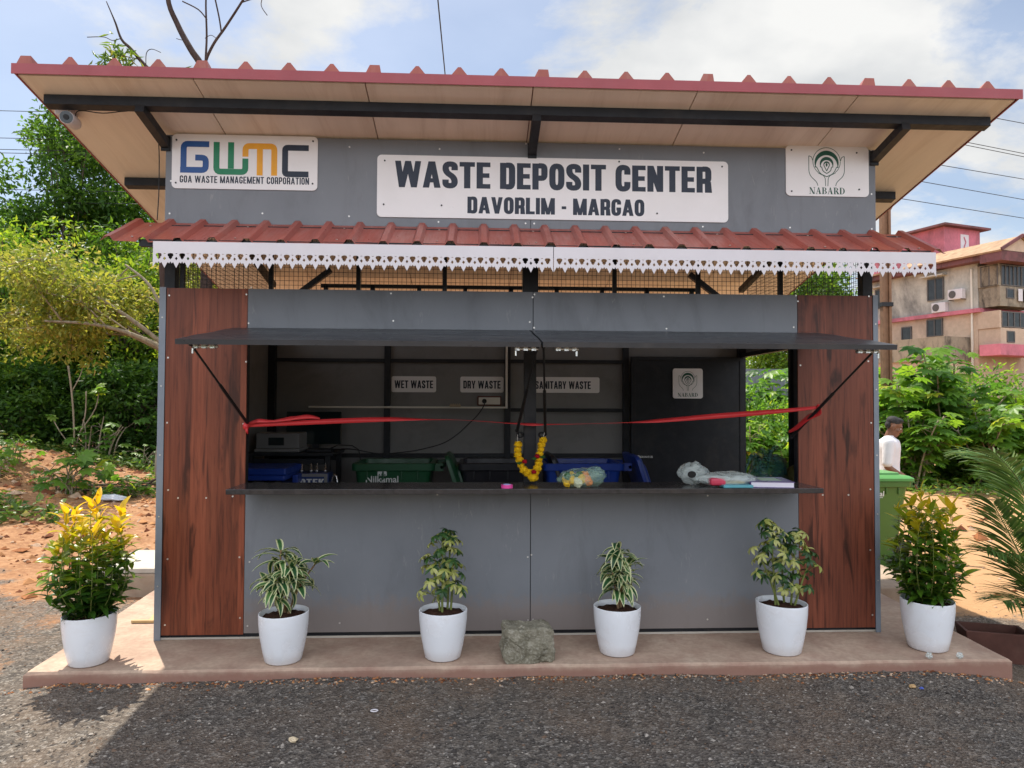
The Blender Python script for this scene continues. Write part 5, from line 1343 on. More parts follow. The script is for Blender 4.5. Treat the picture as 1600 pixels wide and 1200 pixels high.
def schefflera(t, z0, stems, seed, pale):
    rr = random.Random(seed); lb = LB(); mb = MB(); pb = MB()
    for (bx, by, tx, ty, h, n) in stems:
        pts = smooth_pts([(bx, by, z0-.02), ((bx+tx)/2, (by+ty)/2, z0+h*.5), (tx, ty, z0+h*.93)], 8); mb.tube(pts, [.008-.004*i/len(pts) for i in range(len(pts))], 7)
        for j in range(n):
            u = .22+.78*((j+.5)/n)**.8; i = min(len(pts)-2, int(u*(len(pts)-1))); p = pts[i].lerp(pts[i+1], u*(len(pts)-1)-i)
            an = j*2.4+seed+rr.uniform(-.3, .3); ln = rr.uniform(.07, .125)*(1.15-.4*u); el = .25+.8*u*u+rr.uniform(-.2, .2)
            q = p+Vector((cos(an)*cos(el), sin(an)*cos(el), sin(el)))*ln
            pb.tube([p, p.lerp(q, .5)+Vector((0, 0, .008)), q], .0016, 4)
            ax = Vector((cos(an)*.6+rr.uniform(-.2, .2), sin(an)*.6+rr.uniform(-.2, .2), .9)).normalized(); e1 = ax.orthogonal().normalized(); e2 = ax.cross(e1)
            nlf = rr.choice((6, 7, 7, 8)); pl = rr.random() < pale
            for k in range(nlf):
                b_ = 2*pi*k/nlf+j; d = (e1*cos(b_)+e2*sin(b_))*.95+ax*.12
                lb.leaf(q, d, ax, rr.uniform(.045, .066), rr.uniform(.017, .023), rr.uniform(.7, 1.5), rr.uniform(.55, 1.0) if (pl and rr.random() < .75) else rr.uniform(0, .5), rows=5, fold=.15, shape=.75)
    mobj('foliage', lb.mesh('umbrella_foliage', LF['scheff']), t); mb.build('stem', M['stem_g'], t, smooth=True); pb.build('leaf_stalks', M['stem_g'], t)

t, z = pot('white pot of bushy croton with sunlit yellow top at the platform\'s left corner', -2.63, -.375, .3, .03)
croton(t, z, .68, .20, 11, 1.0)
t, z = pot('white pot of lopsided drooping variegated dracaena, its stem leaning right', -1.49, -.38, .2, .035)
dracaena(t, z, [(-.02, -.02, .66, 22, .135), (.05, -.03, .59, 24, .13), (-.06, -.05, .47, 16, .115), (.19, -.02, .58, 13, .14), (.02, .03, .50, 16, .12), (-.12, -.01, .49, 9, .09)], 4)
t, z = pot('white pot of upright umbrella plant left of the stone block', -.535, -.36, 1.0)
schefflera(t, z, [(-.01, 0, -.01, .0, .46, 21), (.045, .0, .10, .02, .44, 17), (.05, -.02, .07, -.03, .24, 9), (.0, .02, -.07, .03, .30, 9)], 2, .62)
t, z = pot('white pot of compact variegated dracaena with broad pale leaves, right of the stone block', .545, -.32, 2.0)
dracaena(t, z, [(.0, -.02, .65, 24, .14), (-.06, -.03, .55, 18, .125), (.07, -.02, .55, 18, .125), (.01, -.06, .46, 14, .12), (-.02, .05, .50, 12, .12)], 9)
t, z = pot('white pot of spreading umbrella plant in front of the right wood panel', 1.585, -.335, .1, -.035, 1.06)
schefflera(t, z, [(-.04, 0, -.07, .0, .50, 24), (.07, .01, .11, .02, .44, 20), (.03, .02, .02, .05, .40, 14), (-.02, -.01, -.15, .0, .34, 8), (.08, -.01, .19, -.02, .30, 8)], 5, .60)
t, z = pot('white pot of tall dull-yellow croton at the platform\'s right end', 2.545, -.31, 2.2, .02, 1.06)
croton(t, z, .68, .175, 23, .36, [(-.2, -.03, .20), (.22, -.02, .24), (.26, .05, .26), (-.17, .05, .16)])

# ---------------------------------------------------------------- trees and bushes
def crown(lb, clumps, per, L, seed, flat=.7, spread=1.0, tone=.15, up=.55):
    rr = np.random.RandomState(seed)
    for (c, r) in clumps:
        n = int(per*(r**1.5))
        d = unit(rr.normal(size=(n, 3))); q = rr.rand(n)**.40
        P = np.array(c)+d*q[:, None]*np.array([r, r, r*flat])*spread
        D = unit(d*.6+rr.normal(size=(n, 3))*.6+np.array([0, 0, -.15])); Nn = unit(rr.normal(size=(n, 3))*.55+np.array([0, 0, up])+d*.35)
        Nn = unit(Nn-D*(Nn*D).sum(1, keepdims=True))
        base = rr.uniform(.18, .74); lb.cards(P, D, Nn, L*rr.uniform(.5, 1.5, n), L*.50*rr.uniform(.7, 1.2, n), np.clip(base+tone*rr.normal(size=n), 0, 1))
def make_tree(h, trunk_h, rx, rz, seed, mat, nclump=70, per=150, L=.22, cr=(.4, .95), bark='bark', trunk_r=.16, lean=0.0, shell=.55):
    rr = random.Random(seed); cz = h-rz; cl = []
    while len(cl) < nclump:
        v = Vector((rr.uniform(-1, 1), rr.uniform(-1, 1), rr.uniform(-1, 1)))
        if not (shell < v.length < 1): continue
        bumpy = .78+.34*mnoise.noise(v*2.2+Vector((seed, 0, 0)))+.12
        cl.append(((v.x*rx*bumpy+lean*cz*.1, v.y*rx*bumpy, cz+v.z*rz*bumpy), rr.uniform(*cr)))
    lb = LB(); crown(lb, cl, per, L, seed); fol = lb.mesh('crown', LF[mat])
    mb = MB(); top = Vector((lean*cz*.1, 0, cz+rz*.15))
    tp = smooth_pts([(0, 0, -.3), (rr.uniform(-.2, .2), rr.uniform(-.2, .2), trunk_h*.5), (top.x*.5, 0, trunk_h), top], 5)
    mb.tube(tp, [trunk_r*(1-.75*i/len(tp)) for i in range(len(tp))], 8)
    for c, r in cl[::2]:
        s = tp[int(len(tp)*rr.uniform(.5, .95))]; c = Vector(c); m_ = s.lerp(c, .5)+Vector((0, 0, -.1*(c-s).length*.3))
        mb.tube([s, m_, c], [trunk_r*.32, trunk_r*.2, trunk_r*.07], 5)
    tr = mb.build('trunk', M[bark], None, smooth=True); bpy.data.objects.remove(tr, do_unlink=False) if False else None
    return fol, tr
def tree_thing(name, label, cat, kind, loc, rz=0, s=1.0, group=None, sz=None):
    fol, tr = kind; t = thing(name, label, cat, loc, rz, group); t.scale = (s, s, sz or s)
    mobj('crown', fol, t)
    if tr is not None:
        c = tr.copy() if tr.parent else tr
        if c is not tr: COL.objects.link(c)
        c.parent = t
    return t
K1 = make_tree(8.0, 3.4, 2.9, 2.9, 21, 'forest', 120, 260, .20)
K2 = make_tree(7.2, 2.6, 3.3, 2.6, 22, 'forest', 130, 260, .17, cr=(.35, .85))
K3 = make_tree(11.5, 5.0, 2.4, 4.2, 23, 'dark', 120, 250, .19)
K4 = make_tree(4.4, .5, 2.2, 2.15, 24, 'dark', 95, 190, .20, cr=(.35, .8), trunk_r=.08, shell=.4)
K5 = make_tree(3.2, .3, 1.7, 1.6, 25, 'castor', 60, 190, .17, cr=(.4, .75), trunk_r=.05, shell=.4)
G = 'trees in the wood behind the kiosk'
for kind, lab, x, y, s, rz in (
    (K3, 'tallest dark tree rising highest in the wood left of the roof', -13.9, 19.5, 1.0, .4),
    (K2, 'bright leafy tree in the wood just under the roof\'s left edge', -10.6, 16.6, .98, 1.0),
    (K1, 'rounded green tree at the photo\'s far left edge', -15.6, 15.5, .86, 2.1),
    (K2, 'lower yellow-green tree in front of the tallest tree', -12.7, 14.6, .84, 3.7),
    (K1, 'broad tree behind the wood at far left', -19.5, 21.0, 1.15, .2),
    (K3, 'dark tree half hidden behind the kiosk roof', -8.0, 21.0, .78, 1.3),
    (K2, 'tree deep in the wood between the tallest tree and the kiosk', -11.0, 21.5, 1.20, 5.0),
    (K1, 'dark green tree seen through the wire grille at right', 14.3, 27.0, 1.08, 2.6),
    (K2, 'tree standing behind the grey metal fence', 7.5, 19.5, .62, 4.1)):
    tree_thing('tree', lab, 'tree', kind, (x, y, gz(x, y)), rz, s, G)
for i, (x, y, s, rz) in enumerate(((-9.3, 14.3, .80, 0), (-11.6, 13.6, .78, 1), (-14.2, 13.8, .9, 2), (-8.2, 16.2, .92, 3), (-12.9, 16.6, .98, 4), (-10.4, 17.6, 1.0, 5), (-7.0, 18.2, 1.0, 1.5), (-16.2, 16.9, 1.0, .5))):
    tree_thing('shrub', 'dark shrub in the shade under the trees left of the kiosk', 'shrub', K4, (x, y, gz(x, y)-.1), rz, s, 'shrubs under the trees', s*.85)
for i, (x, y, s, rz, lab) in enumerate(((5.6, 12.2, .85, 0, 'low green bush seen through the side doorway at left'), (6.7, 11.0, .66, 2, 'low green bush seen through the side doorway behind the carrier bags'), (13.8, 15.0, .95, 1, 'bush behind the castor plants at the photo\'s right edge'), (10.6, 15.5, .95, 3, 'bush behind the castor plants below the stained house'))):
    tree_thing('shrub', lab, 'shrub', K5, (x, y, gz(x, y)-.1), rz, s, None)
# spreading tree with yellowing leaves behind the kiosk's left side
rr = random.Random(5)
t = thing('yellowing_tree', 'spreading tree with yellow-brown leaves leaning from behind the kiosk\'s left side', 'tree', (-6.12, 9.0, gz(-6.12, 9)))
mb = MB(); tp = smooth_pts([(0, 0, -.2), (-.13, 0, .45), (-.05, .05, 1.2), (.25, .1, 2.2), (.15, .1, 2.9)], 6)
mb.tube(tp, [.19-.12*i/len(tp) for i in range(len(tp))], 10); cl = []
ends = []; LIMBS = []
for tx_, ty_, tz_ in ((-3.0, .3, 3.35), (-2.3, -.9, 4.0), (-1.1, .4, 4.3), (-2.1, 1.2, 3.0), (.9, -.2, 4.0), (-1.6, -1.3, 3.0)):
    e = Vector((tx_, ty_, tz_)); s = tp[int(len(tp)*.78)]; q = smooth_pts([s, s.lerp(e, .35)+Vector((0, 0, .22)), s.lerp(e, .7)+Vector((.1, 0, .18)), e], 5); mb.tube(q, [.055*(1-.7*i/len(q)) for i in range(len(q))], 6); LIMBS.append(q)
for k in range(64):
    a = rr.uniform(pi*.56, pi*1.44) if k < 42 else rr.uniform(-1.2, 1.2); q = rr.uniform(.25, 1); 
    ex = -.7+3.7*q*cos(a); ey = 2.4*q*sin(a); ez = 2.95+1.5*q*rr.uniform(.15, 1.05)+rr.uniform(-.35, .25)
    if k < 8: ez = 2.5+rr.uniform(-.2, .35)
    e = Vector((ex, ey, ez)); L5 = LIMBS[min(range(len(LIMBS)), key=lambda q_: (LIMBS[q_][-1]-e).length)]; s = L5[int((len(L5)-1)*rr.uniform(.35, 1.0))]; m_ = s.lerp(e, .5)+Vector((rr.uniform(-.15, .15), rr.uniform(-.15, .15), .18))
    pts = smooth_pts([s, m_, e], 5); mb.tube(pts, [.018*(1-.8*i/len(pts)) for i in range(len(pts))], 5)
    ends += [pts[-1], pts[-3], pts[-5]]
    for b_ in range(3):
        p = pts[-2-b_*2]; e2 = p+Vector((rr.uniform(-.5, .5), rr.uniform(-.5, .5), rr.uniform(.1, .4))); mb.tube([p, p.lerp(e2, .5)+Vector((0, 0, .05)), e2], [.012, .008, .004], 4); ends.append(e2)
mb.build('trunk', M['bark_p'], t, smooth=True)
lb = LB(); crown(lb, [(tuple(e), rr.uniform(.24, .42)) for e in ends], 300, .105, 8, flat=.6, tone=.22); mobj('crown', lb.mesh('crown', LF['yellow']), t)

# bare tree and leafy twig rising above the roof
t = thing('bare_tree', 'bare forked tree reaching above the kiosk roof\'s left side', 'tree', (-4.4, 6.0, gz(-4.4, 6)))
o = Vector((-4.4, 6, gz(-4.4, 6)))
def rel(pts): return [Vector((x, 6+y, z))-o for x, z, y in pts]
mb = MB(); mb.tube(smooth_pts(rel([(-4.4, -.3, 0), (-4.38, 3, 0), (-4.35, 5.6, 0), (-4.40, 6.35, 0)]), 5), .09, 8)
for pts, r0 in ((rel([(-4.40, 6.3, 0), (-4.52, 6.62, 0), (-4.66, 6.83, 0), (-4.90, 7.25, .1), (-5.06, 7.70, .1), (-5.08, 8.6, .2)]), .058), (rel([(-4.40, 6.3, 0), (-4.46, 6.62, .05), (-4.47, 7.1, .1), (-4.49, 7.7, .1), (-4.45, 8.5, .1)]), .02),
                (rel([(-4.40, 6.3, 0), (-4.43, 6.58, -.05), (-4.30, 6.86, -.1), (-4.12, 7.14, -.1), (-3.86, 7.46, -.2), (-3.72, 7.72, -.2), (-3.5, 8.3, -.3)]), .024)):
    q = smooth_pts(pts, 5); mb.tube(q, [r0*(1-.5*i/len(q)) for i in range(len(q))], 7)
for pts, r0 in ((rel([(-4.47, 7.35, .1), (-4.6, 7.5, .1), (-4.84, 7.62, .1)]), .01), (rel([(-4.18, 7.06, -.1), (-4.22, 7.3, -.1), (-4.30, 7.65, -.1)]), .012), (rel([(-3.86, 7.46, -.2), (-3.7, 7.52, -.2), (-3.55, 7.56, -.2), (-3.42, 7.75, -.2)]), .010), (rel([(-3.55, 7.56, -.2), (-3.57, 7.42, -.2), (-3.48, 7.28, -.2)]), .006), (rel([(-4.24, 6.95, -.1), (-4.33, 7.01, -.1), (-4.42, 6.96, -.1)]), .005), (rel([(-4.75, 7.05, .05), (-4.8, 7.0, .05), (-4.9, 7.02, .05)]), .005)):
    mb.tube(smooth_pts(pts, 4), r0, 5)
mb.build('trunk', M['bark_d'], t, smooth=True)
t = thing('young_tree', 'slender leaning tree with sparse narrow leaves above the roof\'s left end', 'tree', (-5.2, 6.4, gz(-5.2, 6.4)))
o = Vector((-5.2, 6, gz(-5.2, 6.4)))
mb = MB(); tw = [rel([(-5.2, -.3, .4), (-5.3, 3, .3), (-5.35, 5.8, 0), (-5.36, 6.45, 0), (-5.40, 6.62, 0), (-5.58, 6.83, 0), (-5.74, 7.02, 0), (-5.88, 7.16, 0), (-5.97, 7.40, 0), (-6.02, 7.52, 0), (-6.12, 7.75, 0)]), rel([(-5.90, 7.17, 0), (-6.02, 7.14, 0), (-6.15, 7.19, 0), (-6.4, 7.18, 0)]), rel([(-5.5, 6.72, 0), (-5.5, 6.95, 0), (-5.42, 7.02, 0), (-5.28, 6.97, 0)]), rel([(-5.38, 6.5, 0), (-5.62, 6.58, 0), (-5.95, 6.62, -.1), (-6.1, 6.75, -.1)]), rel([(-5.37, 6.4, 0), (-5.2, 6.5, .1), (-5.0, 6.55, .1)]), rel([(-5.6, 6.85, 0), (-5.8, 6.86, -.1), (-5.95, 6.95, -.1)])]
mb.tube(smooth_pts(tw[0], 4), [.05-.044*i/41 for i in range(41)], 6)
for q in tw[1:]: mb.tube(smooth_pts(q, 4), .006, 4)
mb.build('trunk', M['bark_d'], t, smooth=True)
lb = LB(); rr2 = np.random.RandomState(4); P = []
for q in tw[3:]:
    for p in smooth_pts(q, 6)[3:]:
        for k in range(9): P.append(np.array(p)+rr2.normal(size=3)*np.array([.09, .09, .10]))
P = np.array(P); n = len(P); D = unit(rr2.normal(size=(n, 3))*.7+np.array([0, 0, -.4])); Nn = unit(rr2.normal(size=(n, 3))+np.array([0, 0, .6])); Nn = unit(Nn-D*(Nn*D).sum(1, keepdims=True))
lb.cards(P, D, Nn, np.full(n, .17), np.full(n, .028), rr2.uniform(.4, 1, n), droop=.3); mobj('crown', lb.mesh('crown', LF['weed']), t)

# castor bushes
def make_castor(h, seed, n=150, L=.22, w=1.0):
    rr = np.random.RandomState(seed); mb = MB(); lb = LB(); P = []; D = []; Nn = []; Ls = []
    stems = [(rr.uniform(-.25, .25), rr.uniform(-.25, .25), rr.uniform(-w, w), rr.uniform(-w, w), h*rr.uniform(.6, .97)) for _ in range(8)]; stems[0] = (0, 0, .1, 0, h*.93)
    for (bx, by, tx, ty, tz) in stems:
        pts = smooth_pts([(bx, by, -.1), ((bx+tx)*.45, (by+ty)*.45, tz*.55), (tx, ty, tz)], 6); mb.tube(pts, [(.035-.022*i/len(pts))*min(1, .25+h/3.2) for i in range(len(pts))], 6)
        for j in range(n//8):
            u = rr.uniform(.06, 1)**.75; p = np.array(pts[int(u*(len(pts)-1))]); a = rr.rand()*2*pi; l = rr.uniform(.18, .45)
            d = np.array([cos(a), sin(a), rr.uniform(.0, .7)]); q = p+d*l
            if j % 2 == 0: mb.tube([tuple(p), tuple(p+d*l*.5+np.array([0, 0, .03])), tuple(q)], .006, 3, False)
            P.append(q); D.append(d*np.array([1, 1, .1])+np.array([0, 0, -.25])); Nn.append(np.array([cos(a)*.5, sin(a)*.5-.30, 1])+rr.normal(size=3)*.32); Ls.append(L*rr.uniform(.6, 1.25))
    P = np.array(P); D = unit(np.array(D)); Nn = np.array(Nn); Nn = unit(Nn-D*(Nn*D).sum(1, keepdims=True))
    lb.palm(P, D, Nn, np.array(Ls), np.clip(rr.normal(.5, .22, len(P)), 0, 1))
    tr = mb.build('stem', M['bark_p'], None, smooth=True)
    return lb.mesh('castor_foliage', LF['castor']), tr
C1 = make_castor(3.1, 31, 420, .31, 1.05); C2 = make_castor(2.6, 32, 400, .30, 1.15); C3 = make_castor(1.9, 33, 280, .26, .85)
def castor_thing(label, kind, loc, rz, s, group):
    fol, tr = kind; t = thing('castor_bush', label, 'castor bush', loc, rz, group); t.scale = (s, s, s); mobj('foliage', fol, t)
    c = tr
    if tr.parent: c = tr.copy(); COL.objects.link(c)
    c.parent = t; return t
GC = 'castor bushes along the waste ground'
for kind, x, y, s, rz, lab in ((C1, 11.3, 12.2, 1.08, 0, 'tallest castor bush below the stained house'), (C2, 9.6, 11.6, .98, 1.2, 'castor bush just right of the kiosk behind the man'), (C2, 12.9, 12.0, .92, 2.3, 'castor bush near the photo\'s right edge'), (C1, 10.0, 13.6, .95, 3.0, 'castor bush in front of the brown pole'),
                       (C3, 11.1, 10.6, 1.0, 4.0, 'low castor bush at the front of the row'), (C3, 12.6, 10.4, 1.05, 5.0, 'low castor bush at the photo\'s right edge'), (C2, 14.4, 13.2, .9, .7, 'castor bush furthest right in the row'), (C3, 9.3, 10.6, .92, 2.0, 'small castor bush beside the man'),
                       (C2, 6.6, 12.9, .80, 2.8, 'castor bush seen at the top of the side doorway'), (C3, 5.7, 10.4, .8, .4, 'castor bush seen at the left of the side doorway'), (C3, 6.7, 9.6, .72, 3.3, 'small castor bush seen low in the side doorway'), (C1, 8.0, 13.2, .9, 5.5, 'castor bush hidden mostly behind the right wood panel')):
    castor_thing(lab, kind, (x, y, gz(x, y)), rz, s, GC)
# castor saplings and weeds on the left
C4 = make_castor(.55, 34, 48, .17, .35); C5 = make_castor(.9, 35, 34, .16, .5)
for kind, x, y, s, rz, lab in ((C4, -7.1, 7.3, 1.1, 0, 'leafy castor seedling on the red soil above the left potted croton'), (C4, -8.9, 8.2, .75, 1, 'castor seedling on the mound at the photo\'s left edge'), (C4, -9.2, 9.3, .8, 2, 'bright castor seedling near the top of the red mound'), (C4, -7.0, 5.6, .5, 3, 'tiny seedling low on the red bank at left'),
                       (C4, -6.1, 7.4, .6, 4, 'seedling beside the dark tree trunk'), (C4, -7.9, 6.1, .62, 5, 'small seedling on the lower left bank'), (C5, -9.35, 12.6, 1.25, .5, 'straggly castor sapling in the middle of the undergrowth'), (C5, -8.1, 12.2, .7, 1.5, 'small castor sapling between the saplings and the trunk'), (C4, -8.6, 6.4, .55, 2.4, 'seedling at the photo\'s left edge below the mound')):
    castor_thing(lab, kind, (x, y, gz(x, y)), rz, s, 'castor seedlings on the red bank')
t = thing('sapling', 'tall thin leafless sapling with forked top among the undergrowth', 'sapling', (-9.75, 12.4, gz(-9.75, 12.4)))
mb = MB()
for pts, r in (([(0, 0, -.1), (-.05, 0, .9), (-.12, 0, 1.6), (-.2, 0, 2.1)], .022), ([(-.1, 0, 1.5), (.05, .05, 1.85), (.12, .05, 2.15)], .012), ([(0, 0, .2), (.18, .05, .9), (.2, .05, 1.5)], .016), ([(.1, 0, .55), (.42, .05, 1.1), (.5, .05, 1.65)], .014), ([(0, 0, .1), (-.35, 0, .55), (-.6, .05, .95)], .014)):
    mb.tube(smooth_pts(pts, 4), r, 5)
mb.build('stem', M['bark_p'], t, smooth=True); lb = LB(); rr2 = np.random.RandomState(6); P = np.array([(.12, .05, 2.15), (.5, .05, 1.65), (.45, .1, 1.55), (.55, 0, 1.58), (.5, .1, 1.45), (.40, 0, 1.48), (-.6, .05, .95), (-.56, 0, .9), (.6, .05, 1.5), (.5, -.05, 1.52)]); n = len(P)
Nn = unit(rr2.normal(size=(n, 3))*.3+np.array([0, -.3, 1])); D = unit(rr2.normal(size=(n, 3))); D = unit(D-Nn*(Nn*D).sum(1, keepdims=True)); lb.palm(P, D, Nn, np.full(n, .17), rr2.uniform(.5, 1, n)); mobj('foliage', lb.mesh('sapling_foliage', LF['castor']), t)
# far-off wood closing the horizon on both sides of the plot
rr = random.Random(77); cl = []
for k in range(150):
    a = rad(rr.choice((rr.uniform(-175, -22), rr.uniform(46, 175)))); d = rr.uniform(42, 58)
    for j in range(2): cl.append(((d*sin(a)+rr.uniform(-3, 3), d*cos(a)+rr.uniform(-3, 3), rr.uniform(.3, 5.5 if j else 2.5)), rr.uniform(1.6, 3.2)))
lb = LB(); crown(lb, cl, 70, .55, 31, flat=.8); o = mobj('far_wood', lb.mesh('far_wood', LF['forest'])); tag(o, 'distant belt of green wood along the horizon', kind='stuff')
# ground cover
rr = np.random.RandomState(12); P = []
while len(P) < 16000:
    if len(P) < 12500: x, y = rr.uniform(-14, -4.2), rr.uniform(5.0, 16)
    else: x, y = rr.uniform(5, 15), rr.uniform(8.8, 12.5)
    d = mnoise.noise(Vector((x*.7, y*.7, 5)))+.35*mnoise.noise(Vector((x*2.1, y*2.1, 2)))
    lim = .24-.075*(y-7.5) if x < 0 else .35-.3*(y-9.3)+.10*abs(x-11)*(x < 11)*0
    if x < 0: lim += .9*math.exp(-((x+10.4)/1.8)**2-((y-9)/2.2)**2)
    if d < lim: continue
    h = abs(rr.normal())*.09; P.append((x, y, gz(x, y)+.02+h))
P = np.array(P); n = len(P); lb = LB(); D = unit(rr.normal(size=(n, 3))*np.array([1, 1, .35])+np.array([0, 0, .25])); Nn = unit(rr.normal(size=(n, 3))*.4+np.array([0, -.2, 1])); Nn = unit(Nn-D*(Nn*D).sum(1, keepdims=True))
lb.cards(P, D, Nn, rr.uniform(.06, .17, n), rr.uniform(.04, .09, n), np.clip(rr.normal(.5, .25, n), 0, 1))
o = mobj('ground_cover', lb.mesh('ground_cover', LF['weed'])); tag(o, 'low green weeds covering the ground before the wood', kind='stuff')
# cut branches and sticks
rs = random.Random(8)
for i, (x, y, L, a, lab) in enumerate(((-7.3, 8.8, 2.6, .1, 'long cut branch lying before the undergrowth'), (-6.7, 8.2, 1.5, .5, 'dark cut branch beside the trunk'), (-7.6, 6.2, .9, 2.2, 'dark upright twig stuck in the red bank'), (-7.9, 5.6, 1.2, .5, 'grey stick lying low on the red bank'), (-7.3, 5.2, .9, -.2, 'thin stick low on the red bank by the yellow croton'), (-6.6, 9.4, 1.8, -.1, 'pale green bamboo pole lying before the undergrowth'))):
    mb = MB(); P0 = [Vector((-L/2+L*k/5, rs.uniform(-.06, .06), .04+abs(rs.uniform(0, .07)))) for k in range(6)]
    if 'upright' in lab: P0 = [Vector((.12*k+rs.uniform(-.03, .03), 0, -.05+.16*(5-k)*(1 if k else 1))) for k in range(6)]
    r0 = .02 if 'thin' in lab or 'twig' in lab else .032; mb.tube(smooth_pts(P0, 3), [r0*(1-.6*k/15) for k in range(16)], 6)
    for k in (2, 3, 4):
        e = P0[k]+Vector((rs.uniform(.1, .3), rs.uniform(-.3, .3), rs.uniform(.02, .22))); mb.tube([P0[k], e], [r0*.5, r0*.2], 5)
    o = mb.build('stick', M['stem_g'] if 'bamboo' in lab else (M['bark_d'] if 'dark' in lab else M['bark']), None, smooth=True); o.location = (x, y, gz(x, y)); o.rotation_euler = (0, 0, a); tag(o, lab, 'stick')
mb = MB(); mb.bar((0, 0, -.1), (.02, 0, .36), .06, .02); o = mb.build('wooden_stake', M['ply'], None, bevel=.003); o.location = (-7.35, 7.9, gz(-7.35, 7.9)); tag(o, 'short pale wooden stake standing in the red soil', 'stake')
mb = MB(); mb.bar((0, 0, 0), (-.28, .05, .55), .045, .03); o = mb.build('wooden_stake', M['bark_p'], None); o.location = (-7.2, 12.4, gz(-7.2, 12.4)); tag(o, 'leaning pale stake in the undergrowth near the trunk', 'stake')
mb = MB(); mb.add(*crumple((0, 0, .03), (.22, .12, .05), 4.4, 14, 8, .5)); o = mb.build('plastic_scrap', pm('grey_scrap', (.5, .52, .56), .5), None); o.location = (-6.2, 7.0, gz(-6.2, 7.0)+.02); tag(o, 'grey plastic scrap on the soil left of the trunk', 'litter')

# areca palm at the right edge
t = thing('palm', 'young feathery palm leaning in from the photo\'s right edge', 'palm', (3.86, .28, gz(3.86, .28)))
o = Vector((3.86, .28, gz(3.86, .28))); rr = random.Random(3)
fr_ = [[(3.80, .28, .3), (3.70, .26, .72), (3.58, .22, 1.0), (3.36, .15, 1.2)], [(3.76, .25, .12), (3.62, .20, .36), (3.47, .17, .62), (3.33, .14, .84)], [(3.74, .2, .1), (3.56, .1, .27), (3.38, .04, .48), (3.17, 0, .55)], [(3.74, .15, .0), (3.6, .05, .12), (3.42, -.04, .22), (3.2, -.1, .23)],
       [(3.9, .3, .3), (4.02, .35, .8), (4.2, .4, 1.15), (4.5, .45, 1.3)], [(3.92, .26, .2), (4.1, .2, .55), (4.35, .1, .75), (4.6, 0, .75)], [(3.86, .34, .3), (3.84, .5, .8), (3.80, .75, 1.1), (3.7, 1.0, 1.15)], [(3.84, .18, .15), (3.9, -.05, .5), (3.95, -.3, .6), (4.0, -.5, .5)]]
for fpts in fr_:
    P = smooth_pts([o+Vector((0, 0, -.05))]+[Vector(p) for p in fpts], 10); P = [p-o for p in P]; n = len(P)
    mb = MB(); mb.tube(P, [.011*(1-.8*i/n) for i in range(n)], 6); fo = mb.build('frond', M['stem_g'], t, smooth=True)
    lb = LB()
    for i in range(10, n):
        d = (P[min(n-1, i+1)]-P[i-1]).normalized(); up = Vector((0, 0, 1)); sd = d.cross(up).normalized(); nn = sd.cross(d)
        u = (i-10)/(n-10); ll = .30*sin(pi*(.18+.75*u))+.05
        for s in (-1, 1):
            for h_ in (0, .5):
                dd = sd*s*.72+d*.62+nn*.25+Vector((rr.uniform(-.1, .1),)*3); p = P[i]+d*h_*(P[i]-P[i-1]).length
                lb.leaf(p, dd, nn, ll*rr.uniform(.9, 1.1), .017, rr.uniform(.4, 1.0), rr.random(), rows=5, fold=.2, shape=.6)
    mobj('leaflets', lb.mesh('palm_leaflets', LF['palm']), fo)
# ---------------------------------------------------------------- man behind the green bin
M['skin'] = pm('brown_skin', (.20, .095, .055), .5, .12, 12, .35); M['hair'] = pm('black_grey_hair', (.035, .033, .033), .7, .4, 70, .2, bmp=.8, bscale=120)
M['shirt'] = pm('white_cotton_shirt', (.70, .69, .72), .8, .06, 5, .2, bmp=1.0, bscale=11); M['trouser'] = pm('dark_trousers', (.04, .04, .05), .8, .15, 8, .2); M['shoe'] = pm('black_shoe', (.02, .018, .016), .4, .1, 10)
M['eye'] = pm('eye_white', (.6, .58, .54), .2, .03, 10); M['iris'] = pm('dark_iris', (.02, .012, .01), .15, .1, 10)
def cap(mb, a, b, ra, rb, n=14):
    a = Vector(a); b = Vector(b); d = (b-a); L = d.length; d.normalize(); pts = []; rs = []
    for k in range(5): th = pi/2*(1-k/4); pts.append(a-d*ra*sin(th)); rs.append(max(.0005, ra*cos(th)))
    for k in range(1, 5): th = pi/2*k/4; pts.append(b+d*rb*sin(th)); rs.append(max(.0005, rb*cos(th)))
    pts.insert(5, a.lerp(b, .5)); rs.insert(5, (ra+rb)/2)
    mb.tube(pts, rs, n)
def fuse(mb, name, mat, parent, vox, smooth_it=6):
    o = mb.build(name, mat, parent, smooth=True)
    r = o.modifiers.new('remesh', 'REMESH'); r.mode = 'VOXEL'; r.voxel_size = vox; r.use_smooth_shade = True
    s = o.modifiers.new('smooth', 'SMOOTH'); s.factor = .5; s.iterations = smooth_it
    return o
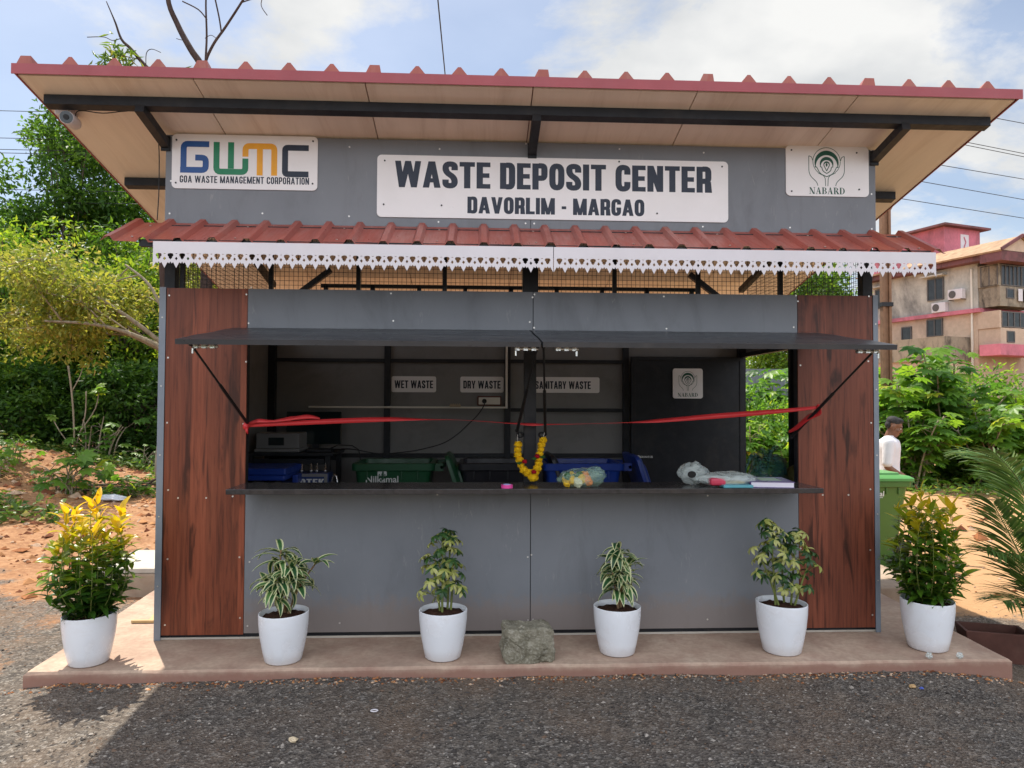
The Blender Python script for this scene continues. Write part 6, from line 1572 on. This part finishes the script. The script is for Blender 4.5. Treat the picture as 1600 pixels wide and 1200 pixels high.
# local frame: +Y is the way he faces, head bowed; then turned toward the right of the photo
man = thing('person', 'man in a white collared shirt looking down behind the green bin', 'person', (4.86, 4.0, gz(4.86, 4.0)), rad(-118))
SCL = .985
mb = MB()
for s in (-1, 1):
    cap(mb, (s*.10, 0, .88), (s*.105, .02, .48), .085, .058); cap(mb, (s*.105, .02, .48), (s*.11, -.02, .09), .056, .036)
    cap(mb, (s*.11, -.03, .05), (s*.125, .15, .035), .042, .034)
    cap(mb, (s*.19, -.01, 1.36), (s*.235, -.03, 1.08), .052, .041); cap(mb, (s*.235, -.03, 1.08), (s*.19, .18, .93), .039, .027)
    # hand: palm, four unequal bent fingers, thumb from the side
    w = Vector((s*.19, .18, .93)); f = Vector((-s*.15, .80, -.58)).normalized(); sd = Vector((s*.9, .15, .1)).normalized(); nn = f.cross(sd).normalized()
    cap(mb, w, w+f*.075, .026, .030)
    for k, (off, l) in enumerate(((-.027, .066), (-.009, .078), (.010, .072), (.027, .056))):
        a = w+f*.085+sd*off; b = a+f*l*.5-Vector((0, 0, .008)); c = b+f*l*.38-Vector((0, 0, .025)); cap(mb, a, b, .0095, .0088, 8); cap(mb, b, c, .0088, .0072, 8)
    a = w+f*.03-sd*.024*1; b = a-sd*.03+f*.03; cap(mb, a, b, .0115, .010, 8); cap(mb, b, b+f*.028-sd*.004, .010, .008, 8)
mb.lathe([(.0, .80), (.145, .81), (.150, .92), (.140, 1.08), (.155, 1.25), (.145, 1.37), (.06, 1.43), (0, 1.44)], 24, (0, 0, 0), 1.08, .70); cap(mb, (-.17, -.01, 1.385), (.17, -.01, 1.385), .055, .055)
nk = Vector((0, -.005, 1.42)); hd = Vector((0, .055, 1.56)); cap(mb, nk, (0, .03, 1.52), .057, .054)
tl = rad(-24)   # head bowed
HR = Matrix.Rotation(tl, 3, 'X')
def hp(x, y, z): return hd+HR @ Vector((x, y, z))
def hblob(c, r, n=18, m_=12):
    vs = []; fs = []
    for i in range(m_+1):
        th = pi*i/m_
        for k in range(n): ph = 2*pi*k/n; vs.append(hp(c[0]+r[0]*sin(th)*cos(ph), c[1]+r[1]*sin(th)*sin(ph), c[2]+r[2]*cos(th)))
    for i in range(m_):
        for k in range(n): fs.append((i*n+k, (i+1)*n+k, (i+1)*n+(k+1) % n, i*n+(k+1) % n))
    return vs, fs
for c, r in (((0, -.015, .045), (.076, .094, .083)), ((0, .02, -.03), (.062, .072, .085)), ((0, .055, -.085), (.035, .032, .028)), ((0, .075, .035), (.055, .016, .018)), ((.04, .06, -.02), (.025, .025, .025)), ((-.04, .06, -.02), (.025, .025, .025)),
             ((0, .092, -.005), (.012, .016, .030)), ((0, .102, -.018), (.018, .016, .012)), ((0, .086, -.052), (.026, .012, .008)), ((0, .083, -.064), (.022, .011, .008)), ((.078, -.012, .0), (.012, .024, .034)), ((-.078, -.012, .0), (.012, .024, .034))):
    mb.add(*hblob(c, r))
body = fuse(mb, 'body', M['skin'], man, .009, 3)
mb = MB(); mb.add(*hblob((0, -.024, .066), (.080, .094, .070))); mb.add(*hblob((0, -.062, .012), (.070, .048, .058))); mb.add(*hblob((0, .026, .106), (.060, .052, .030)))
fuse(mb, 'hair', M['hair'], man, .009, 3)
for s in (-1, 1):
    mb = MB(); mb.add(*hblob((s*.032, .077, .012), (.012, .010, .008), 10, 8)); mb.mi = 1; mb.add(*hblob((s*.032, .085, .009), (.0055, .004, .0055), 8, 6)); mb.build('eye', [M['eye'], M['iris']], man, smooth=True)
    mb = MB(); mb.add(*hblob((s*.034, .086, .034), (.022, .008, .005), 10, 6)); mb.build('eyebrow', M['hair'], man, smooth=True)
mb = MB(); mb.add(*hblob((0, .094, -.044), (.026, .007, .006), 10, 6)); mb.build('moustache', M['hair'], man, smooth=True)
mb = MB()
mb.lathe([(.0, .80), (.165, .805), (.172, .86), (.168, .98), (.160, 1.08), (.172, 1.22), (.182, 1.31), (.165, 1.39), (.085, 1.435), (.066, 1.455), (.0, 1.46)], 28, (0, 0, 0), 1.12, .74)
for s in (-1, 1): cap(mb, (s*.195, -.01, 1.365), (s*.232, -.03, 1.13), .074, .066)
fuse(mb, 'shirt', M['shirt'], man, .014, 4)
mb = MB()
for s in (-1, 1): mb.add([(s*.005, .062, 1.405), (s*.055, .045, 1.455), (s*.075, .02, 1.46), (s*.070, .075, 1.40), (s*.03, .10, 1.375)], [(0, 1, 2, 3, 4)])
o = mb.build('collar', M['shirt'], man); sd_ = o.modifiers.new('solid', 'SOLIDIFY'); sd_.thickness = .008
mb = MB(); cap(mb, (-.03, 0, .84), (.03, 0, .84), .155, .155)
for s in (-1, 1): cap(mb, (s*.095, 0, .85), (s*.105, .02, .48), .105, .085); cap(mb, (s*.105, .02, .48), (s*.11, -.02, .11), .083, .070)
fuse(mb, 'trousers', M['trouser'], man, .016, 4)
for s in (-1, 1):
    mb = MB(); cap(mb, (s*.11, -.03, .055), (s*.126, .16, .045), .052, .045); fuse(mb, 'shoe', M['shoe'], man, .012, 3)

# ---------------------------------------------------------------- fence, pole, wires
M['fence'] = pm('grey_sheet_metal', (.13, .15, .17), .45, .15, 3, .4, dirt=(.16, .12, .09))
t = thing('fence', 'grey corrugated metal fence behind the bushes', 'fence', (3.5, 16.6, 0))
mb = MB(); prof = []; x = 0; k = 0
while x < 8: prof.append((x, .012*(k % 2))); x += .055; k += 1
n = len(prof); mb.add([(a, b, -.5) for a, b in prof]+[(a, b, 2.62) for a, b in prof], [(j, j+1, n+j+1, n+j) for j in range(n-1)]); mb.build('sheet', M['fence'], t)
for z in (.6, 1.65): mb = MB(); mb.box(0, 8, -.05, -.002, z, z+.05); mb.build('rail', M['black'], t)
for k in range(5): mb = MB(); mb.box(k*1.95, k*1.95+.06, -.11, -.051, -.5, 2.65); mb.build('post', M['black'], t)
t = thing('utility_pole', 'brown steel channel pole standing beyond the kiosk\'s right side', 'pole', (9.56, 12.0, -.5))
pmat = pm('brown_primer_steel', (.19, .105, .06), .6, .2, 6, .3, dirt=(.25, .12, .05))
mb = MB(); mb.box(-.11, -.05, -.07, .07, 0, 7.0); mb.box(.05, .11, -.07, .07, 0, 7.0); mb.box(-.05, .05, -.02, .02, 0, 7.0); mb.build('post', pmat, t, bevel=.004)
mb = MB(); mb.box(-.14, .14, -.09, .09, 4.42, 4.52); mb.build('clamp', M['black'], t); mb = MB(); mb.bar((-.3, 0, 6.85), (.22, 0, 7.12), .05); mb.bar((0, 0, 6.6), (.3, 0, 7.1), .05); mb.build('cross_arm', pmat, t)
mb = MB(); mb.blob((.12, -.02, 7.18), (.05, .05, .08), 10, 6); mb.build('insulator', M['pvc'], t, smooth=True)
WG = 'overhead power lines'
def wire(pts, lab, r=.011, sag=.0):
    P = [Vector(p) for p in pts]; a, b = P[0], P[-1]; mb = MB(); n = 24
    mb.tube([a.lerp(b, k/n)-Vector((0, 0, sag*4*(k/n)*(1-k/n))) for k in range(n+1)], r, 5)
    tag(mb.build('power_line', M['wire'], None, smooth=True), lab, 'cable', WG)
for z, lab in ((10.66, 'highest of the level power lines left of the kiosk'), (9.80, 'second highest level power line left of the kiosk'), (9.44, 'power line just above the trees at left, upper of a close pair'), (9.33, 'power line just above the trees at left, lower of a close pair'), (8.18, 'low power line crossing the trees at left'), (7.80, 'lowest power line crossing the trees at left')):
    wire([(-60, 18, z+.05), (-6, 18, z-.05)], lab)
for (xa, za), (xb, zb), lab in (((15.27, 10.33), (16.33, 10.16), 'highest power line right of the roof'), ((14.45, 9.55), (16.31, 9.23), 'second power line right of the roof, upper of a close pair'), ((14.2, 9.50), (16.31, 9.13), 'third power line right of the roof, lower of a close pair'), ((13.68, 8.82), (16.3, 8.44), 'fourth power line right of the roof'), ((12.98, 8.32), (16.29, 7.81), 'fifth power line right of the roof'), ((12.37, 7.78), (16.28, 7.24), 'lowest power line right of the roof')):
    # run back into depth while level: keep the sight line, let the line recede
    A = Vector((xa, 16, za)); B = Vector((xb, 16, zb)); c0 = Vector((-.33, -4.752, 1.549))
    k = (A.z-c0.z)/(B.z-c0.z); B2 = c0+(B-c0)*k; d = B2-A
    wire([A-d*1.6, A+d*6], lab)
wire([(-1.15, 40, 9.0), (-1.08, -14, 9.0)], 'single cable passing overhead above the middle of the roof', .014)

# ---------------------------------------------------------------- stained apartment house
B0 = thing('apartment_house', 'weathered three-storey house with stained cream walls, orange lower floor and tiled roof', 'house', (34.9, 43.6, 0), rad(18.4))
def wallmat(nm, c, d, amt, sc=.5):
    m, t, b = newmat(nm); co = objco(t); n1 = nz(t, sc, 8, .68, objco(t, (1, 1, .45)), .5); n2 = nz(t, 3, 8, .7, co)
    k = ramp(t, n2.outputs['Fac'], [(.3, [x*.86 for x in c]), (.7, [x*1.1 for x in c])]).outputs[0]
    k = mixc(t, ramp(t, n1.outputs['Fac'], [(.46, 0), (.68, amt)]).outputs[0], k, d)
    t.links.new(k, b.inputs['Base Color']); b.inputs['Roughness'].default_value = .9; setspec(b, .15); return m
M['hcream'] = wallmat('stained_cream_wall', (.50, .475, .42), (.12, .118, .115), .85, .42); M['horange'] = wallmat('orange_wall', (.54, .41, .31), (.28, .21, .17), .55)
M['hpink'] = wallmat('pink_wall', (.58, .19, .24), (.15, .08, .09), .65); M['hslab'] = wallmat('mouldy_eave', (.20, .09, .095), (.05, .045, .045), .8, 1.2); M['htile'] = pm('clay_tiles', (.36, .24, .155), .85, .3, 2.5, .1, bmp=.8, bscale=4)
M['hglass'] = pm('dark_window', (.03, .034, .038), .15, .3, 3, .5); M['hwin'] = pm('window_frame', (.10, .09, .085), .5, .2, 5); M['grime'] = wallmat('black_stained_parapet', (.30, .25, .19), (.035, .032, .03), .95, 1.4)
def hb(name, mat, bxs, parent=None):
    mb = MB()
    for b in bxs: mb.box(*b)
    return mb.build(name, mat, parent or B0)
# main block: corner at local (0,0); left face runs along +y (x=0), right face along +x (y=0)
hb('wall', M['hcream'], [(0.02, 12, .02, 9.0, 8.35, 11.55)])
hb('lower_wall', M['horange'], [(.06, 12, .06, 9.0, -1, 8.05)])
hb('floor_slab', M['hpink'], [(-.28, 12.2, -.28, 9.2, 8.06, 8.34)])
hb('porch_band', M['hpink'], [(-.3, 4.6, -1.75, -.282, 4.95, 5.72)])
hb('eave_band', M['hslab'], [(-.75, 1.2, -.8, 9.6, 11.56, 12.0), (1.2, 12.4, -.8, 9.6, 11.56, 12.0), (-.9, 2.6, -2.3, -.81, 11.3, 11.95)])
# bays on the right face, glazed above and below
hb('bay_wall', M['grime'], [(.1, 4.1, -1.5, .0, 8.36, 9.75), (.0, .2, -1.5, -.0, 9.76, 11.29), (4.0, 4.2, -1.5, 0, 9.76, 11.29)])
hb('lower_bay_wall', M['horange'], [(.1, 4.1, -1.5, .04, 5.73, 6.85), (.0, .2, -1.5, .04, 6.86, 8.05)])
def window(x0, x1, y0, y1, z0, z1, mull, axis):
    t_ = hb('window', M['hwin'], [(x0, x1, y0, y1, z0, z0+.08), (x0, x1, y0, y1, z1-.08, z1)])
    mb = MB()
    for k in range(mull+1):
        if axis == 'x': a = x0+(x1-x0-.08)*k/mull; mb.box(a, a+.08, y0-.01, y1+.01, z0+.081, z1-.081)
        else: a = y0+(y1-y0-.08)*k/mull; mb.box(x0-.01, x1+.01, a, a+.08, z0+.081, z1-.081)
    mb.build('frame', M['hwin'], t_); mb = MB()
    if axis == 'x': mb.box(x0+.04, x1-.04, (y0+y1)/2-.01, (y0+y1)/2+.01, z0+.04, z1-.04)
    else: mb.box((x0+x1)/2-.01, (x0+x1)/2+.01, y0+.04, y1-.04, z0+.04, z1-.04)
    mb.build('pane', M['hglass'], t_); return t_
window(.22, 3.98, -1.52, -1.44, 9.78, 11.25, 9, 'x'); window(.0, .16, -1.44, -.2, 9.78, 11.25, 2, 'y')
window(.22, 3.98, -1.52, -1.44, 6.9, 8.0, 6, 'x'); window(.02, .14, -1.44, -.2, 6.9, 8.0, 2, 'y')
window(.7, 1.5, -1.54, -1.49, 8.9, 9.6, 1, 'x')
window(.7, 1.5, -1.54, -1.49, 5.85, 6.65, 1, 'x'); window(2.8, 3.6, -1.54, -1.49, 5.85, 6.65, 1, 'x'); window(4.6, 6.4, -.04, .01, 6.3, 8.0, 2, 'x'); window(4.5, 6.0, -.04, .01, 9.5, 11.1, 2, 'x')
# left face windows (x = 0 side)
window(-.07, .01, 2.55, 3.9, 9.35, 11.0, 2, 'y'); hb('window_hood', M['hcream'], [(-.5, .0, 2.3, 4.15, 11.1, 11.2)])
window(-.07, .01, 7.6, 8.6, 9.3, 10.9, 2, 'y'); hb('window_hood', M['hcream'], [(-.5, .0, 7.4, 8.8, 11.0, 11.1)])
window(-.05, .05, 2.7, 4.0, 6.65, 7.95, 2, 'y'); window(-.05, .05, 5.3, 6.2, 6.5, 7.6, 1, 'y')
hb('terrace_parapet', M['grime'], [(-2.6, -2.4, .6, 9.0, 4.7, 6.35), (-2.4, -.0, .6, .8, 4.7, 6.35)]); hb('terrace_floor', M['horange'], [(-2.4, .05, .8, 9.0, -1, 5.3)])
hb('drain_pipe', M['pvc'], [(-.12, -.02, .35, .45, 4, 11.2)])
# tiled roofs: gable over the bay and slope behind
mb = MB(); mb.add([(-1.0, -2.4, 12.0), (3.2, -2.4, 12.0), (1.1, -2.4, 13.1), (-1.0, 5.5, 12.0), (3.2, 5.5, 12.0), (1.1, 5.5, 13.1)], [(0, 2, 5, 3), (1, 4, 5, 2)])
mb.add([(-1.0, 5.5, 12.01), (-1.0, 9.7, 12.01), (3.5, 9.7, 12.9), (3.5, 5.5, 12.9)], [(0, 1, 2, 3)]); mb.add([(3.2, -1, 12.01), (12.5, -1, 12.01), (12.5, 3, 13.2), (3.2, 3, 13.2)], [(0, 1, 2, 3)])
o = mb.build('roof', M['htile'], B0); sm_ = o.modifiers.new('solid', 'SOLIDIFY'); sm_.thickness = .12
mb = MB(); mb.add([(-.8, -2.25, 12.0), (3.0, -2.25, 12.0), (1.1, -2.25, 12.95), (-.8, -2.1, 12.0), (3.0, -2.1, 12.0), (1.1, -2.1, 12.95)], [(0, 1, 2), (5, 4, 3), (0, 3, 4, 1)]); mb.build('gable', M['horange'], B0)
mb = MB(); mb.bar((-1.05, -2.42, 12.0), (1.1, -2.42, 13.12), .1, .22); mb.bar((1.1, -2.42, 13.12), (3.25, -2.42, 12.0), .1, .22); mb.build('barge_board', M['hslab'], B0)
hb('tank_room', M['hpink'], [(2.2, 6.2, 4.2, 10.8, 12.2, 15.35)]); hb('tank_room_roof', M['hslab'], [(1.7, 6.8, 3.7, 11.4, 15.36, 15.52)])
mb = MB(); mb.box(4.0, 4.9, 4.17, 4.198, 13.1, 14.9); mb.mi = 1; mb.bar((4.35, 4.15, 14.7), (4.55, 4.15, 14.3), .1, .02, (0, 1, 0)); mb.bar((4.55, 4.15, 14.3), (4.35, 4.15, 13.9), .1, .02, (0, 1, 0)); mb.bar((4.35, 4.15, 13.9), (4.55, 4.15, 13.4), .1, .02, (0, 1, 0)); mb.build('emblem_panel', [M['white'], M['hpink']], B0)
AG = 'air conditioner units on the stained house'
Rb = Matrix.Rotation(rad(18.4), 4, 'Z')
for (y, z, lab) in ((1.35, 9.15, 'upper white air conditioner unit on the stained house wall'), (2.75, 8.37, 'lower white air conditioner unit on the stained house ledge')):
    p = Vector((34.9, 43.6, 0))+(Rb @ Vector((-.32 if z > 9 else -.2, y, z)))
    t = thing('air_conditioner', lab, 'air conditioner', p, rad(18.4), AG)
    mb = MB(); mb.box(-.2, .2, -.55, .55, 0, .72); mb.build('case', M['white'], t, bevel=.03)
    mb = MB(); mb.tube([(-.205, .18, .36), (-.23, .18, .36)], .27, 20); mb.build('fan_grille', M['hwin'], t)
    if z > 9: mb = MB(); mb.box(-.2, .3, -.5, -.45, -.06, -.005); mb.box(-.2, .3, .45, .5, -.06, -.005); mb.build('bracket', M['hwin'], t)
for k, (x, c, lab) in enumerate(((2.0, M['white'], 'white garment hanging below the house\'s upper balcony'), (2.6, M['trouser'], 'dark garment hanging below the house\'s upper balcony'), (3.2, M['wire'], 'black garment hanging at the right of the upper balcony'))):
    p = Vector((34.9, 43.6, 0))+(Rb @ Vector((x, -1.62, 8.75)))
    mb = MB(); mb.box(-.22, .22, -.012, .012, 0, .85); o = mb.build('hanging_garment', c, None, bevel=.02); o.location = p; o.rotation_euler = (0, 0, rad(18.4)); tag(o, lab, 'laundry')
